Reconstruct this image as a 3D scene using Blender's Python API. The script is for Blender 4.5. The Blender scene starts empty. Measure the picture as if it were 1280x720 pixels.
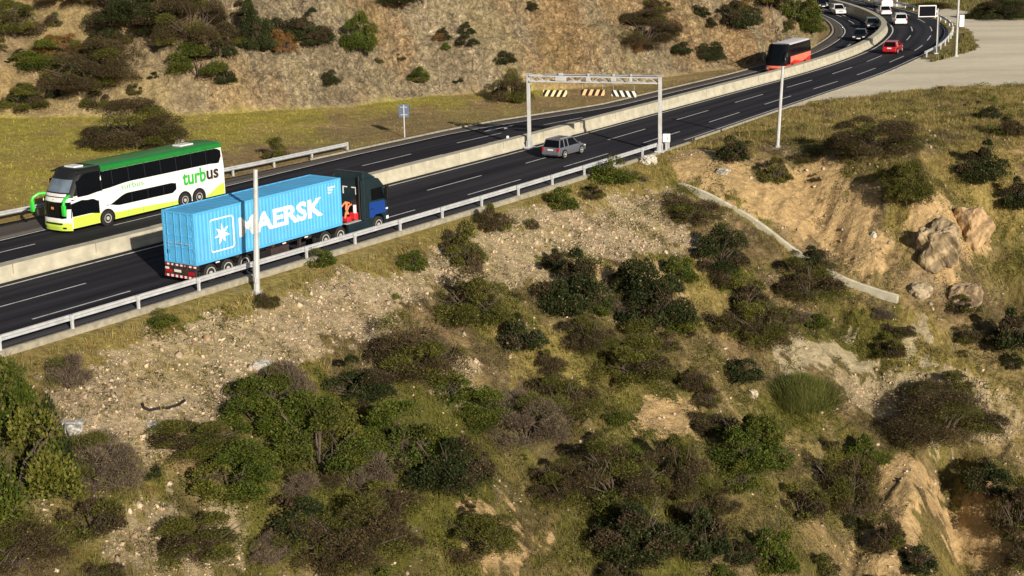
import bpy, bmesh, math, random
import numpy as np
from mathutils import Vector, Matrix
random.seed(7); rng = np.random.default_rng(11)
S = bpy.context.scene
C = S.collection
R_ = math.radians
# ------------------------------------------------------------------ camera model
PITCH, ROLL, FPX, CAMH = 0.24837, -0.02232, 2000.0, 20.93
cp, sp = math.cos(PITCH), math.sin(PITCH)
FW = np.array([0, cp, -sp]); _u = np.array([0, sp, cp]); _r = np.array([1.0, 0, 0])
RT = _r*math.cos(ROLL)+_u*math.sin(ROLL); UP = -_r*math.sin(ROLL)+_u*math.cos(ROLL)
CAM = np.array([0, 0, CAMH])
def ray(px, py):
    d = FW+(px-640)/FPX*RT-(py-360)/FPX*UP
    return d/np.linalg.norm(d)
def ground(px, py, z=0.0):
    d = ray(px, py); t = (z-CAMH)/d[2]
    return CAM+d*t
# ------------------------------------------------------------------ object helpers
def link(o, parent=None):
    C.objects.link(o)
    if parent is not None: o.parent = parent
    return o
def tag(o, label=None, cat=None, group=None, kind=None):
    if label: o['label'] = label
    if cat: o['category'] = cat
    if group: o['group'] = group
    if kind: o['kind'] = kind
    return o
def empty(name, loc=(0, 0, 0), rz=0.0):
    o = bpy.data.objects.new(name, None); o.location = loc; o.rotation_euler = (0, 0, rz)
    o.empty_display_size = .3
    return link(o)
def np_mesh(name, V, F, col=None, smooth=False):
    V = np.asarray(V, np.float32); F = np.asarray(F, np.int32); k = F.shape[1]
    me = bpy.data.meshes.new(name)
    me.vertices.add(len(V)); me.vertices.foreach_set('co', V.ravel())
    me.loops.add(F.size); me.loops.foreach_set('vertex_index', F.ravel())
    me.polygons.add(len(F)); me.polygons.foreach_set('loop_start', np.arange(0, F.size, k, dtype=np.int32))
    if smooth: me.polygons.foreach_set('use_smooth', np.ones(len(F), bool))
    me.update(calc_edges=True)
    if col is not None:
        a = me.attributes.new('Col', 'FLOAT_COLOR', 'POINT')
        c = np.ones((len(V), 4), np.float32); c[:, :3] = col[:, :3]
        if col.shape[1] > 3: c[:, 3] = col[:, 3]
        a.data.foreach_set('color', c.ravel())
    return me
def obj_me(name, me, mat, parent=None):
    o = bpy.data.objects.new(name, me)
    if mat is not None and len(me.materials) == 0: me.materials.append(mat)
    return link(o, parent)
class MB:
    """collects boxes, tubes, lathes and patches, built as one mesh"""
    def __init__(s): s.bm = bmesh.new()
    def quad(s, pts):
        try: s.bm.faces.new([s.bm.verts.new(p) for p in pts])
        except ValueError: pass
        return s
    def box(s, c, d, rot=None, bev=0.0):
        r = bmesh.ops.create_cube(s.bm, size=1.0); vs = r['verts']
        M = Matrix.Translation(Vector(c)) @ (rot.to_4x4() if rot else Matrix.Identity(4)) @ Matrix.Diagonal((d[0], d[1], d[2], 1))
        bmesh.ops.transform(s.bm, matrix=M, verts=vs)
        if bev > 0:
            es = list({e for v in vs for e in v.link_edges})
            bmesh.ops.bevel(s.bm, geom=es, offset=bev, segments=2, profile=.5, affect='EDGES')
        return s
    def tube(s, pts, r, n=8, cap=True):
        P = [Vector(p) for p in pts]; rs = r if isinstance(r, (list, tuple)) else [r]*len(P)
        rings = []; prev = None
        for i, p in enumerate(P):
            t = (P[min(i+1, len(P)-1)]-P[max(i-1, 0)]).normalized()
            a = Vector((0, 0, 1)) if abs(t.z) < .9 else Vector((1, 0, 0))
            if prev is not None: a = prev
            x = (a-t*a.dot(t)).normalized(); y = t.cross(x); prev = x
            rings.append([s.bm.verts.new(p+(x*math.cos(2*math.pi*k/n)+y*math.sin(2*math.pi*k/n))*rs[i]) for k in range(n)])
        for i in range(len(rings)-1):
            for k in range(n):
                s.bm.faces.new([rings[i][k], rings[i][(k+1) % n], rings[i+1][(k+1) % n], rings[i+1][k]])
        if cap:
            s.bm.faces.new(rings[0][::-1]); s.bm.faces.new(rings[-1])
        return s
    def lathe_y(s, prof, c, n=20):
        """profile of (y, r) spun round the y axis through c"""
        rings = []
        for y, r in prof:
            rings.append([s.bm.verts.new((c[0]+r*math.cos(2*math.pi*k/n), c[1]+y, c[2]+r*math.sin(2*math.pi*k/n))) for k in range(n)])
        for i in range(len(rings)-1):
            for k in range(n):
                s.bm.faces.new([rings[i][k], rings[i+1][k], rings[i+1][(k+1) % n], rings[i][(k+1) % n]])
        for rg in (rings[0][::-1], rings[-1]):
            try: s.bm.faces.new(rg)
            except ValueError: pass
        return s
    def grid(s, fn, nu, nv, close_u=False):
        vs = [[s.bm.verts.new(fn(i/nu, j/nv)) for j in range(nv+1)] for i in range(nu+1)]
        for i in range(nu):
            for j in range(nv):
                try: s.bm.faces.new([vs[i][j], vs[i+1][j], vs[i+1][j+1], vs[i][j+1]])
                except ValueError: pass
        return s
    def loft(s, rings, cap=True):
        vr = [[s.bm.verts.new(p) for p in rg] for rg in rings]; n = len(rings[0])
        for i in range(len(vr)-1):
            for k in range(n):
                s.bm.faces.new([vr[i][k], vr[i][(k+1) % n], vr[i+1][(k+1) % n], vr[i+1][k]])
        if cap:
            s.bm.faces.new(vr[0][::-1]); s.bm.faces.new(vr[-1])
        return s
    def prism(s, poly, y0, y1):
        """polygon in (x, z) pushed from y0 to y1"""
        return s.loft([[(x, y0, z) for x, z in poly], [(x, y1, z) for x, z in poly]])
    def split(s, keep):
        """moves the faces that keep() picks into a new collector"""
        o = MB(); mp = {}
        for f in [f for f in s.bm.faces if keep(f.calc_center_median())]:
            for v in f.verts:
                if v not in mp: mp[v] = o.bm.verts.new(v.co)
            o.bm.faces.new([mp[v] for v in f.verts]); s.bm.faces.remove(f)
        return o
    def build(s, name, mat, parent=None, bevel=0.0, smooth=False, loc=None):
        bmesh.ops.recalc_face_normals(s.bm, faces=s.bm.faces[:])
        me = bpy.data.meshes.new(name); s.bm.to_mesh(me); s.bm.free()
        if smooth: me.polygons.foreach_set('use_smooth', [True]*len(me.polygons))
        o = obj_me(name, me, mat, parent)
        if smooth:
            try: me.set_sharp_from_angle(angle=R_(38))
            except Exception: pass
        if bevel:
            m = o.modifiers.new('bevel', 'BEVEL'); m.width = bevel; m.segments = 2; m.limit_method = 'ANGLE'
        if loc: o.location = loc
        return o
# ------------------------------------------------------------------ materials
MT = {}
def lin(c): return tuple(((v/255/12.92) if v/255 <= .04045 else ((v/255+.055)/1.055)**2.4) for v in c)
def mat(name, col, rough=.6, metal=0.0, var=.12, scale=6.0, bump=0.0, coat=0.0, spec=.5, dirt=None):
    m = bpy.data.materials.new(name); m.use_nodes = True; nt = m.node_tree; N = nt.nodes; L = nt.links
    b = N['Principled BSDF']; b.inputs['Roughness'].default_value = rough; b.inputs['Metallic'].default_value = metal
    b.inputs['Specular IOR Level'].default_value = spec
    if coat: b.inputs['Coat Weight'].default_value = coat; b.inputs['Coat Roughness'].default_value = .08
    tc = N.new('ShaderNodeTexCoord'); nz = N.new('ShaderNodeTexNoise'); nz.inputs['Scale'].default_value = scale; nz.inputs['Detail'].default_value = 6
    L.new(tc.outputs['Object'], nz.inputs['Vector'])
    rp = N.new('ShaderNodeValToRGB'); c = np.array(col)
    rp.color_ramp.elements[0].position = .3; rp.color_ramp.elements[1].position = .7
    rp.color_ramp.elements[0].color = (*np.clip(c*(1-var), 0, 1), 1); rp.color_ramp.elements[1].color = (*np.clip(c*(1+var), 0, 1), 1)
    L.new(nz.outputs['Fac'], rp.inputs['Fac'])
    out = rp.outputs['Color']
    if dirt:
        n2 = N.new('ShaderNodeTexNoise'); n2.inputs['Scale'].default_value = scale*.35; n2.inputs['Detail'].default_value = 8; n2.inputs['Roughness'].default_value = .7
        L.new(tc.outputs['Object'], n2.inputs['Vector'])
        r2 = N.new('ShaderNodeValToRGB'); r2.color_ramp.elements[0].position = .5; r2.color_ramp.elements[1].position = .78
        r2.color_ramp.elements[1].color = (dirt[1],)*3+(1,)
        L.new(n2.outputs['Fac'], r2.inputs['Fac'])
        mx = N.new('ShaderNodeMix'); mx.data_type = 'RGBA'; L.new(r2.outputs['Color'], mx.inputs[0]); L.new(out, mx.inputs[6]); mx.inputs[7].default_value = (*dirt[0], 1)
        out = mx.outputs[2]
    L.new(out, b.inputs['Base Color'])
    if bump:
        bp = N.new('ShaderNodeBump'); bp.inputs['Strength'].default_value = bump; bp.inputs['Distance'].default_value = .02
        L.new(nz.outputs['Fac'], bp.inputs['Height']); L.new(bp.outputs['Normal'], b.inputs['Normal'])
    MT[name] = m
    return m
def striped(name, ca, cb, axis, period, slant=0.0, rough=.5):
    """two colours in stripes along a local axis (painted board)"""
    m = bpy.data.materials.new(name); m.use_nodes = True; nt = m.node_tree; N = nt.nodes; L = nt.links
    b = N['Principled BSDF']; b.inputs['Roughness'].default_value = rough
    tc = N.new('ShaderNodeTexCoord'); sx = N.new('ShaderNodeSeparateXYZ'); L.new(tc.outputs['Object'], sx.inputs[0])
    mu = N.new('ShaderNodeMath'); mu.operation = 'MULTIPLY_ADD'; L.new(sx.outputs['Z'], mu.inputs[0]); mu.inputs[1].default_value = slant; L.new(sx.outputs[axis], mu.inputs[2])
    md = N.new('ShaderNodeMath'); md.operation = 'FLOORED_MODULO'; L.new(mu.outputs[0], md.inputs[0]); md.inputs[1].default_value = period
    gt = N.new('ShaderNodeMath'); gt.operation = 'GREATER_THAN'; L.new(md.outputs[0], gt.inputs[0]); gt.inputs[1].default_value = period/2
    mx = N.new('ShaderNodeMix'); mx.data_type = 'RGBA'; L.new(gt.outputs[0], mx.inputs[0]); mx.inputs[6].default_value = (*ca, 1); mx.inputs[7].default_value = (*cb, 1)
    L.new(mx.outputs[2], b.inputs['Base Color']); MT[name] = m
    return m
def attr_mat(name, rough=.8, noise=None, bump=0.0, trans=0.0, spec=.3):
    m = bpy.data.materials.new(name); m.use_nodes = True; nt = m.node_tree; N = nt.nodes; L = nt.links
    b = N['Principled BSDF']; b.inputs['Roughness'].default_value = rough; b.inputs['Specular IOR Level'].default_value = spec
    at = N.new('ShaderNodeAttribute'); at.attribute_name = 'Col'; out = at.outputs['Color']
    if noise:
        tc = N.new('ShaderNodeTexCoord'); nz = N.new('ShaderNodeTexNoise'); nz.inputs['Scale'].default_value = noise; nz.inputs['Detail'].default_value = 4
        L.new(tc.outputs['Object'], nz.inputs['Vector'])
        mr = N.new('ShaderNodeMapRange'); mr.inputs[1].default_value = .3; mr.inputs[2].default_value = .7; mr.inputs[3].default_value = .7; mr.inputs[4].default_value = 1.3
        L.new(nz.outputs['Fac'], mr.inputs[0])
        mx = N.new('ShaderNodeMix'); mx.data_type = 'RGBA'; mx.blend_type = 'MULTIPLY'; mx.inputs[0].default_value = 1
        L.new(out, mx.inputs[6]); L.new(mr.outputs[0], mx.inputs[7]); out = mx.outputs[2]
        if bump:
            bp = N.new('ShaderNodeBump'); bp.inputs['Strength'].default_value = bump; bp.inputs['Distance'].default_value = .05
            L.new(nz.outputs['Fac'], bp.inputs['Height']); L.new(bp.outputs['Normal'], b.inputs['Normal'])
    L.new(out, b.inputs['Base Color'])
    if trans:
        tr = N.new('ShaderNodeBsdfTranslucent'); L.new(out, tr.inputs['Color'])
        ms = N.new('ShaderNodeMixShader'); ms.inputs[0].default_value = trans
        L.new(b.outputs[0], ms.inputs[1]); L.new(tr.outputs[0], ms.inputs[2]); L.new(ms.outputs[0], N['Material Output'].inputs['Surface'])
    MT[name] = m
    return m
mat('concrete', (.45, .42, .325), .85, var=.16, scale=1.6, bump=.35, dirt=((.27, .25, .20), .7))
mat('strip_concrete', (.29, .262, .20), .9, var=.25, scale=3, bump=.5, dirt=((.16, .14, .09), .7))
mat('paint', (.62, .62, .60), .7, var=.25, scale=5, dirt=((.10, .10, .105), .75))
mat('galv', (.50, .515, .54), .5, .25, var=.12, scale=2.5, dirt=((.28, .28, .28), .5))
mat('galv_bright', (.60, .62, .64), .45, .25, var=.1, scale=3, dirt=((.34, .34, .34), .5))
mat('white_steel', (.50, .51, .52), .55, .15, var=.12, scale=2, dirt=((.30, .28, .25), .6))
mat('rubber', (.015, .015, .016), .85, var=.3)
mat('black_plastic', (.012, .012, .013), .45, var=.2)
mat('chassis', (.035, .022, .022), .6, var=.3, scale=8, dirt=((.09, .06, .05), .6))
mat('rim', (.62, .60, .56), .4, .3, var=.12, scale=9)
mat('dark_glass', (.004, .005, .007), .12, 0, var=.1, spec=.16)
mat('screen_glass', (.13, .17, .22), .12, 0, var=.3, scale=1.2, spec=.7)
mat('container', lin((82, 170, 222)), .6, var=.07, scale=1.3, dirt=(lin((96, 140, 165)), .55))
mat('screen_black', (.008, .008, .012), .9, var=.2, spec=.05)
mat('container_pale', lin((120, 180, 220)), .6, var=.05)
mat('letter_white', (.80, .82, .84), .6, var=.04)
mat('bus_white', (.80, .81, .80), .3, coat=.4, var=.02)
mat('bus_green', lin((32, 122, 52)), .35, coat=.3, var=.08, scale=1.5)
mat('bus_leaf', lin((60, 176, 70)), .4, var=.05)
mat('bus_lime', lin((196, 222, 84)), .35, coat=.3, var=.03)
mat('mirror_green', lin((50, 200, 60)), .35, coat=.3, var=.04)
mat('coach_red', lin((206, 60, 50)), .4, coat=.3, var=.28, scale=.55)
mat('coach_peach', lin((226, 128, 104)), .4, coat=.3, var=.15, scale=.8)
mat('pale_roof', (.72, .70, .72), .5, var=.06)
mat('cab_blue', lin((20, 62, 140)), .35, coat=.5, var=.05)
mat('cab_dark', (.009, .022, .030), .4, coat=.2, var=.2)
mat('divider', (.014, .015, .017), .4, var=.1)
mat('seam', (.28, .28, .27), .6, var=.1)
mat('hose_red', lin((200, 44, 50)), .5, var=.15)
mat('hose_orange', lin((226, 130, 90)), .5, var=.1)
mat('lamp_red', lin((180, 20, 30)), .3, var=.1)
mat('lamp_clear', (.7, .7, .68), .15, var=.1)
mat('plate', (.75, .75, .73), .5, var=.05)
mat('silver', lin((122, 124, 136)), .35, .45, coat=.5, var=.03)
mat('car_white', (.80, .80, .80), .35, coat=.4, var=.02)
mat('car_black', (.012, .012, .014), .3, coat=.5, var=.05)
mat('car_red', lin((170, 26, 34)), .35, coat=.5, var=.05)
mat('car_grey', (.10, .10, .11), .35, .3, coat=.5, var=.05)
mat('sign_blue', lin((84, 98, 122)), .55, var=.1)
mat('hose_black', (.012, .010, .010), .7, var=.2)
mat('bark', (.09, .065, .05), .9, var=.3, scale=9)
striped('red_white', lin((176, 26, 34)), (.78, .78, .76), 'Y', .34)
striped('board_amber', (.015, .012, .010), lin((240, 214, 170)), 'X', .50, -.55)
striped('board_orange', (.02, .012, .010), lin((238, 190, 140)), 'X', .52, -.45)
striped('board_white', (.012, .012, .012), (.78, .76, .70), 'X', .50, .55)
attr_mat('leaf', .65, trans=.10, spec=.2)
attr_mat('grass_blade', .7, trans=.3)
attr_mat('stone', .95, noise=5.0, bump=.5)
# ------------------------------------------------------------------ road alignment (s along, o to the right)
CP = np.array([(-92,-12),(-60,38.5),(-28.1,85.2),(-21.1,95.3),(-8.8,112.9),(0.0,125.6),(7.3,136.6),(13.8,146.4),(22.9,160.2),(34.2,177.4),(44.2,196.0),(50.0,211.1),(53.3,222),(55.0,231),(56.2,244.3),(56.3,257),(55.2,274),(51,296),(43,318),(30,342),(10,366)], float)
def catmull(P, n=40):
    P = np.vstack([2*P[0]-P[1], P, 2*P[-1]-P[-2]]); o = []
    for i in range(1, len(P)-2):
        a, b, c, d = P[i-1:i+3]
        for t in np.linspace(0, 1, n, endpoint=False):
            o.append(.5*((2*b)+(-a+c)*t+(2*a-5*b+4*c-d)*t*t+(-a+3*b-3*c+d)*t**3))
    o.append(P[-2]); return np.array(o)
D = catmull(CP); _s = np.r_[0, np.cumsum(np.hypot(*np.diff(D, axis=0).T))]
SS = np.arange(0, _s[-1], 1.0); CL = np.stack([np.interp(SS, _s, D[:, 0]), np.interp(SS, _s, D[:, 1])], 1)
for _ in range(30): CL[1:-1] = .25*CL[:-2]+.5*CL[1:-1]+.25*CL[2:]
TG = np.gradient(CL, axis=0); TG /= np.hypot(*TG.T)[:, None]; NM = np.stack([TG[:, 1], -TG[:, 0]], 1)
SS = np.r_[0, np.cumsum(np.hypot(*np.diff(CL, axis=0).T))]; SMAX = SS[-1]
def so(xy):
    xy = np.atleast_2d(xy).astype(np.float64); S_ = np.empty(len(xy)); O_ = np.empty(len(xy))
    k = 4; c = CL[::k].astype(np.float32)
    for a in range(0, len(xy), 20000):
        p = xy[a:a+20000]; q = p.astype(np.float32)
        d = (q[:, :1]-c[None, :, 0])**2+(q[:, 1:2]-c[None, :, 1])**2
        i = np.clip(d.argmin(1)*k, 0, len(CL)-1)
        for _ in range(2):
            v = p-CL[i]; st = (v*TG[i]).sum(1); i = np.clip(i+np.clip(np.round(st), -4, 4).astype(int), 0, len(CL)-1)
        v = p-CL[i]; S_[a:a+20000] = SS[i]+(v*TG[i]).sum(1); O_[a:a+20000] = (v*NM[i]).sum(1)
    return S_, O_
def ramp(x, a, b): t = np.clip((np.asarray(x, float)-a)/(b-a), 0, 1); return t*t*(3-2*t)
WN = lambda s: np.interp(s, [0, 150, 180, 205, 240, 300, 340], [1, 1, .96, .86, .74, .74, .62])
KERB = lambda s: np.interp(s, [0, 60, 128, 150, 165, 181, 197, 230, 265, 284, 300, 330, 420], [-16.5, -15.5, -14.2, -12.6, -12.3, -11.5, -9.6, -8.9, -8.4, -8, -7.4, -6.8, -6.6])
EDGE = lambda s: np.interp(s, [0, 60, 125, 160, 172, 182, 197, 280, 330, 420], [-9.4, -9.6, -10, -11.0, -10.6, -9.4, -7.8, -6.5, -5.8, -5.6])
FDASH = lambda s: np.interp(s, [0, 120, 168, 182, 200, 240, 330, 420], [-7.1, -7.2, -7.2, -6.4, -5.6, -4.6, -4.0, -3.9])
RIGHT = lambda s: 9.95*WN(s)
BANK = lambda s: -.5*ramp(s, 172, 200)
MED = -1.75
def zroad(s, o): return np.where(np.asarray(o) < MED+.5, BANK(s), 0.0)
def P_(s, o, dz=0.0):
    s = np.asarray(s, float); i = np.clip(np.searchsorted(SS, s)-1, 0, len(CL)-2); t = (s-SS[i])/(SS[i+1]-SS[i]); t = np.asarray(t)[..., None]
    c = CL[i]*(1-t)+CL[i+1]*t; n = NM[i]*(1-t)+NM[i+1]*t
    xy = c+n*np.asarray(o)[..., None]
    return np.concatenate([xy, (zroad(s, o)+dz+0*s)[..., None]], -1)
def heading(s):
    i = int(np.clip(np.searchsorted(SS, s), 0, len(CL)-1)); return math.atan2(TG[i][1], TG[i][0])
# ------------------------------------------------------------------ noise
def _h(ix, iy, sd):
    n = (ix.astype(np.int64)*374761393+iy.astype(np.int64)*668265263+sd*1274126177) & 0xffffffff
    n = ((n ^ (n >> 13))*1274126177) & 0xffffffff
    return ((n ^ (n >> 16)) & 0xffff)/65535.0
def vn(x, y, sd=0):
    x0 = np.floor(x); y0 = np.floor(y); fx = x-x0; fy = y-y0; fx = fx*fx*(3-2*fx); fy = fy*fy*(3-2*fy)
    a, b, c, d = _h(x0, y0, sd), _h(x0+1, y0, sd), _h(x0, y0+1, sd), _h(x0+1, y0+1, sd)
    return (a+(b-a)*fx)*(1-fy)+(c+(d-c)*fx)*fy
def fbm(x, y, sd=0, oct=4, g=.5):
    v = 0; a = 1; t = 0
    for k in range(oct):
        c, s_ = math.cos(.6*k+.3), math.sin(.6*k+.3)
        v = v+a*vn((x*c-y*s_)*2**k, (x*s_+y*c)*2**k, sd+k*17); t += a; a *= g
    return v/t*2-1
def ridged(x, y, sd=0, oct=4):
    v = 0; a = 1; t = 0
    for k in range(oct):
        c, s_ = math.cos(.7*k+.2), math.sin(.7*k+.2)
        v = v+a*(1-np.abs(2*vn((x*c-y*s_)*2**k, (x*s_+y*c)*2**k, sd+k*13)-1)); t += a; a *= .5
    return v/t
# ------------------------------------------------------------------ terrain height
def pl_dist(xy, P):
    """signed distance to a polyline, positive on its right"""
    best = np.full(len(xy), 1e9); sg = np.ones(len(xy))
    for a, b in zip(P[:-1], P[1:]):
        e = b-a; L = e@e; w = xy-a; t = np.clip((w@e)/L, 0, 1); d = w-t[:, None]*e
        q = (d**2).sum(1); m = q < best; best = np.where(m, q, best)
        cr = e[0]*w[:, 1]-e[1]*w[:, 0]; sg = np.where(m, np.where(cr < 0, 1, -1), sg)
    return np.sqrt(best)*sg
_cs = np.arange(0, 160, 8.0)
CREST = [P_(s, 11.1)[:2] for s in _cs]+[ground(px, py, -.4)[:2] for px, py in [(838, 203), (900, 203), (985, 192), (1080, 196), (1180, 182), (1300, 176)]]
CREST.append(CREST[-1]+(CREST[-1]-CREST[-2])*8); CREST = np.array(CREST)
CLIFF = [ground(px, py, .9)[:2] for px, py in [(-160, 168), (0, 150), (140, 146), (300, 137), (430, 127), (540, 110), (640, 103), (760, 93), (870, 77), (960, 66), (1022, 47)]]
CLIFF += [P_(s, KERB(s)-d)[:2] for s, d in [(285, 2.2), (300, 2.6), (318, 3.), (340, 3.2), (370, 4), (420, 6)]]
CLIFF = np.array(CLIFF); CLIFF = np.vstack([CLIFF[0]+(CLIFF[0]-CLIFF[1])*4, CLIFF])
BUMPS = []; CHUTE = None; SPURS = []
def zfun(x, y, fine=True):
    x = np.asarray(x, float).ravel(); y = np.asarray(y, float).ravel(); xy = np.stack([x, y], 1)
    s, o = so(xy); R = RIGHT(s); K = KERB(s)
    e = o-R; k = K-o
    dd = pl_dist(xy, CREST); hd = -pl_dist(xy, CLIFF)
    # near slope below the crest
    big = fbm(x/17, y/17, 3, 3)
    ddw = dd+1.6*big*ramp(dd, 0, 9)
    sl = .57+.07*fbm(x/30, y/30, 9, 2)
    zn = -sl*(np.sqrt(ddw**2+1.3**2)+ddw)/2
    gul = ridged(x/9+.25*y/9, y/14, 21, 3)-.6
    zn += ramp(dd, 2, 12)*(2.3*gul*ramp(x-.2*(y-100), 0, 14)+.55*fbm(x/5, y/5, 5, 3))
    zn += np.where(e > 0, -.012*np.clip(e, 0, 40), 0)
    if fine: zn += ramp(e, .9, 3)*(.15+.85*ramp(dd, -5, 1))*(.14*fbm(x/1.7, y/1.7, 31, 3)+.08*fbm(x/.5, y/.5, 33, 2))+ramp(dd, 1, 5)*.45*(ridged((x*.86-y*.5)/1.5, (x*.5+y*.86)/9, 35, 3)-.6)*ramp(x-.2*(y-100), -5, 12)
    # far side bench and cutting
    bench = np.clip(.028*k, 0, 1.1)+BANK(s)+ramp(k, .5, 4)*(.12*fbm(x/6, y/6, 41, 3)+(.05*fbm(x/1.4, y/1.4, 43, 2) if fine else 0))
    soft = 1-ramp(x+.15*(y-150), -44, -20)            # the left end of the hill is gentler
    hw = hd+(2.4+2.0*soft)*fbm(x/9, y/9, 51, 3)*ramp(hd, -.5, 4)-soft*1.6*(ridged(x/8+.2*y/8, y/20, 57, 3)-.55)*ramp(hd, 1, 5)
    if fine:
        hw = hw+ramp(hd, -.4, 1.5)*(1-.6*soft)*(2.6*(ridged(x/5.0, y/6.5, 61, 4)-.6)+1.25*(ridged(x/1.9+.3*y, y/2.6, 63, 4)-.6)+.25*(ridged(x/.6, y/.6, 65, 2)-.6))
    tc_ = x*.87+y*.49+1.2*fbm(x/6, y/6, 58, 2)
    hw = hw+ramp(hd, .2, 2.5)*(1-.5*soft)*(3.2*(ridged(tc_/8.5, hd/28, 87, 2)-.62)+(1.1*(ridged(tc_/2.9, hd/9, 89, 3)-.62) if fine else 0))
    cl = np.interp(hw, [0, .5, 1.2, 3.6, 5.2, 6.8, 10.5, 13, 30, 90, 300], [0, .35, 1.6, 5.2, 5.7, 8.2, 13.2, 14.2, 24, 44, 80])
    so_ = np.interp(hw, [0, 1, 4, 14, 40, 120, 300], [0, .5, 2.6, 9.5, 24, 48, 80])
    cl = cl*(1-soft)+so_*soft
    if fine:
        # tilted rock strata: steep risers and narrow ledges of two sizes
        rk = ramp(hd, .3, 1.6)*(1-.75*soft)
        for Ps, A_, sd_, tl in ((2.3, .78, 81, .30), (.85, .62, 83, -.22)):
            t_ = (cl+tl*(x+.4*y)+1.5*fbm(x/5, y/5, sd_, 3)+.5*fbm(x/1.2, y/1.2, sd_+1, 2))/Ps; fr = t_-np.floor(t_)
            cl = cl+rk*A_*Ps*(ramp(fr, .28, .72)-fr)*np.clip(.75+1.6*fbm(x/7, y/7, sd_+2, 2), .15, 1.3)
    zf = bench+cl
    z = np.where(o > (R+K)/2, zn, zf)
    # far right: flat lot then low hills well behind the bend
    far = ramp(y, 290, 520)*ramp(e, 8, 90)
    z = z+far*(10+9*fbm(x/60, y/60, 71, 3))
    for bx, by, h, r in BUMPS: z = z+h*np.exp(-((x-bx)**2+(y-by)**2)/(r*r))
    for P, h, w_ in SPURS:
        lo, hi = P.min(0)-3*w_, P.max(0)+3*w_; m = (x > lo[0]) & (x < hi[0]) & (y > lo[1]) & (y < hi[1])
        if m.any():
            dsp = np.abs(pl_dist(xy[m]+.5*np.stack([big[m], -big[m]], 1), P)); z[m] += h*np.exp(-(dsp/w_)**1.6)
    if CHUTE is not None:
        dc = np.abs(pl_dist(xy, CHUTE)); z = z-.22*np.exp(-(dc/1.0)**2)
    # road bed
    inr = (o > K) & (o < R)
    dep = np.minimum(o-K, R-o)
    z = np.where(inr, np.where(o > MED, 0, BANK(s))-.04-.4*ramp(dep, 0, .8), z-.035*(1-ramp(np.maximum(e, k), 0, .5)))
    return z
def hit(px, py):
    d = ray(px, py); t = np.concatenate([np.arange(48, 240, .4), np.arange(240, 700, 2.)])
    for _ in range(2):
        P = CAM+d*t[:, None]; g = P[:, 2]-zfun(P[:, 0], P[:, 1]); i = np.where(g < 0)[0]
        i = int(i[0]) if len(i) else len(t)-1
        t = np.linspace(t[max(i-1, 0)], t[i], 24)
    return CAM+d*t[-1]
def hits(pxs): return np.array([hit(*p) for p in pxs])
# relief set from the layout: spur with boulders, flat dirt shelf, hollow beside the spur
_b = []
for px, py, h, r in [(1165, 262, 1.6, 3.2), (1040, 440, .5, 2.4), (1110, 415, .5, 2.0), (1010, 285, -.5, 4.5), (1255, 400, -1.6, 4.0), (930, 600, .5, 3.0)]:
    p = hit(px, py); _b.append((p[0], p[1], h, r))
_c = hits([(846, 224), (880, 244), (930, 270), (985, 302), (1050, 336), (1122, 376)])
_s3 = [(hits(l)[:, :2], h, w_) for l, h, w_ in [([(1105, 222), (1150, 290), (1200, 350), (1262, 430)], 1.5, 2.0), ([(1232, 262), (1250, 330), (1285, 400)], -1.8, 2.2), ([(1150, 555), (1140, 640), (1115, 725)], 1.3, 1.4), ([(1185, 590), (1205, 660), (1200, 730)], -1.3, 1.3), ([(1235, 600), (1262, 660), (1280, 730)], 1.2, 1.3),
  ([(1085, 600), (1075, 680), (1050, 730)], -1.0, 1.4), ([(1000, 220), (1040, 280), (1062, 330)], -.7, 1.0), ([(960, 232), (985, 262), (1015, 300)], .6, 1.0), ([(860, 500), (900, 560), (905, 620)], .8, 1.5), ([(700, 470), (690, 540), (670, 600)], -1.0, 2.0), ([(520, 500), (560, 560), (575, 640)], .9, 2.0), ([(250, 600), (300, 660), (320, 730)], -.9, 1.8)]]
SPURS = _s3; BUMPS = _b; CHUTE = np.array([_c[0, :2]*(1-t)+_c[-1, :2]*t for t in np.linspace(0, 1, 6)])
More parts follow.
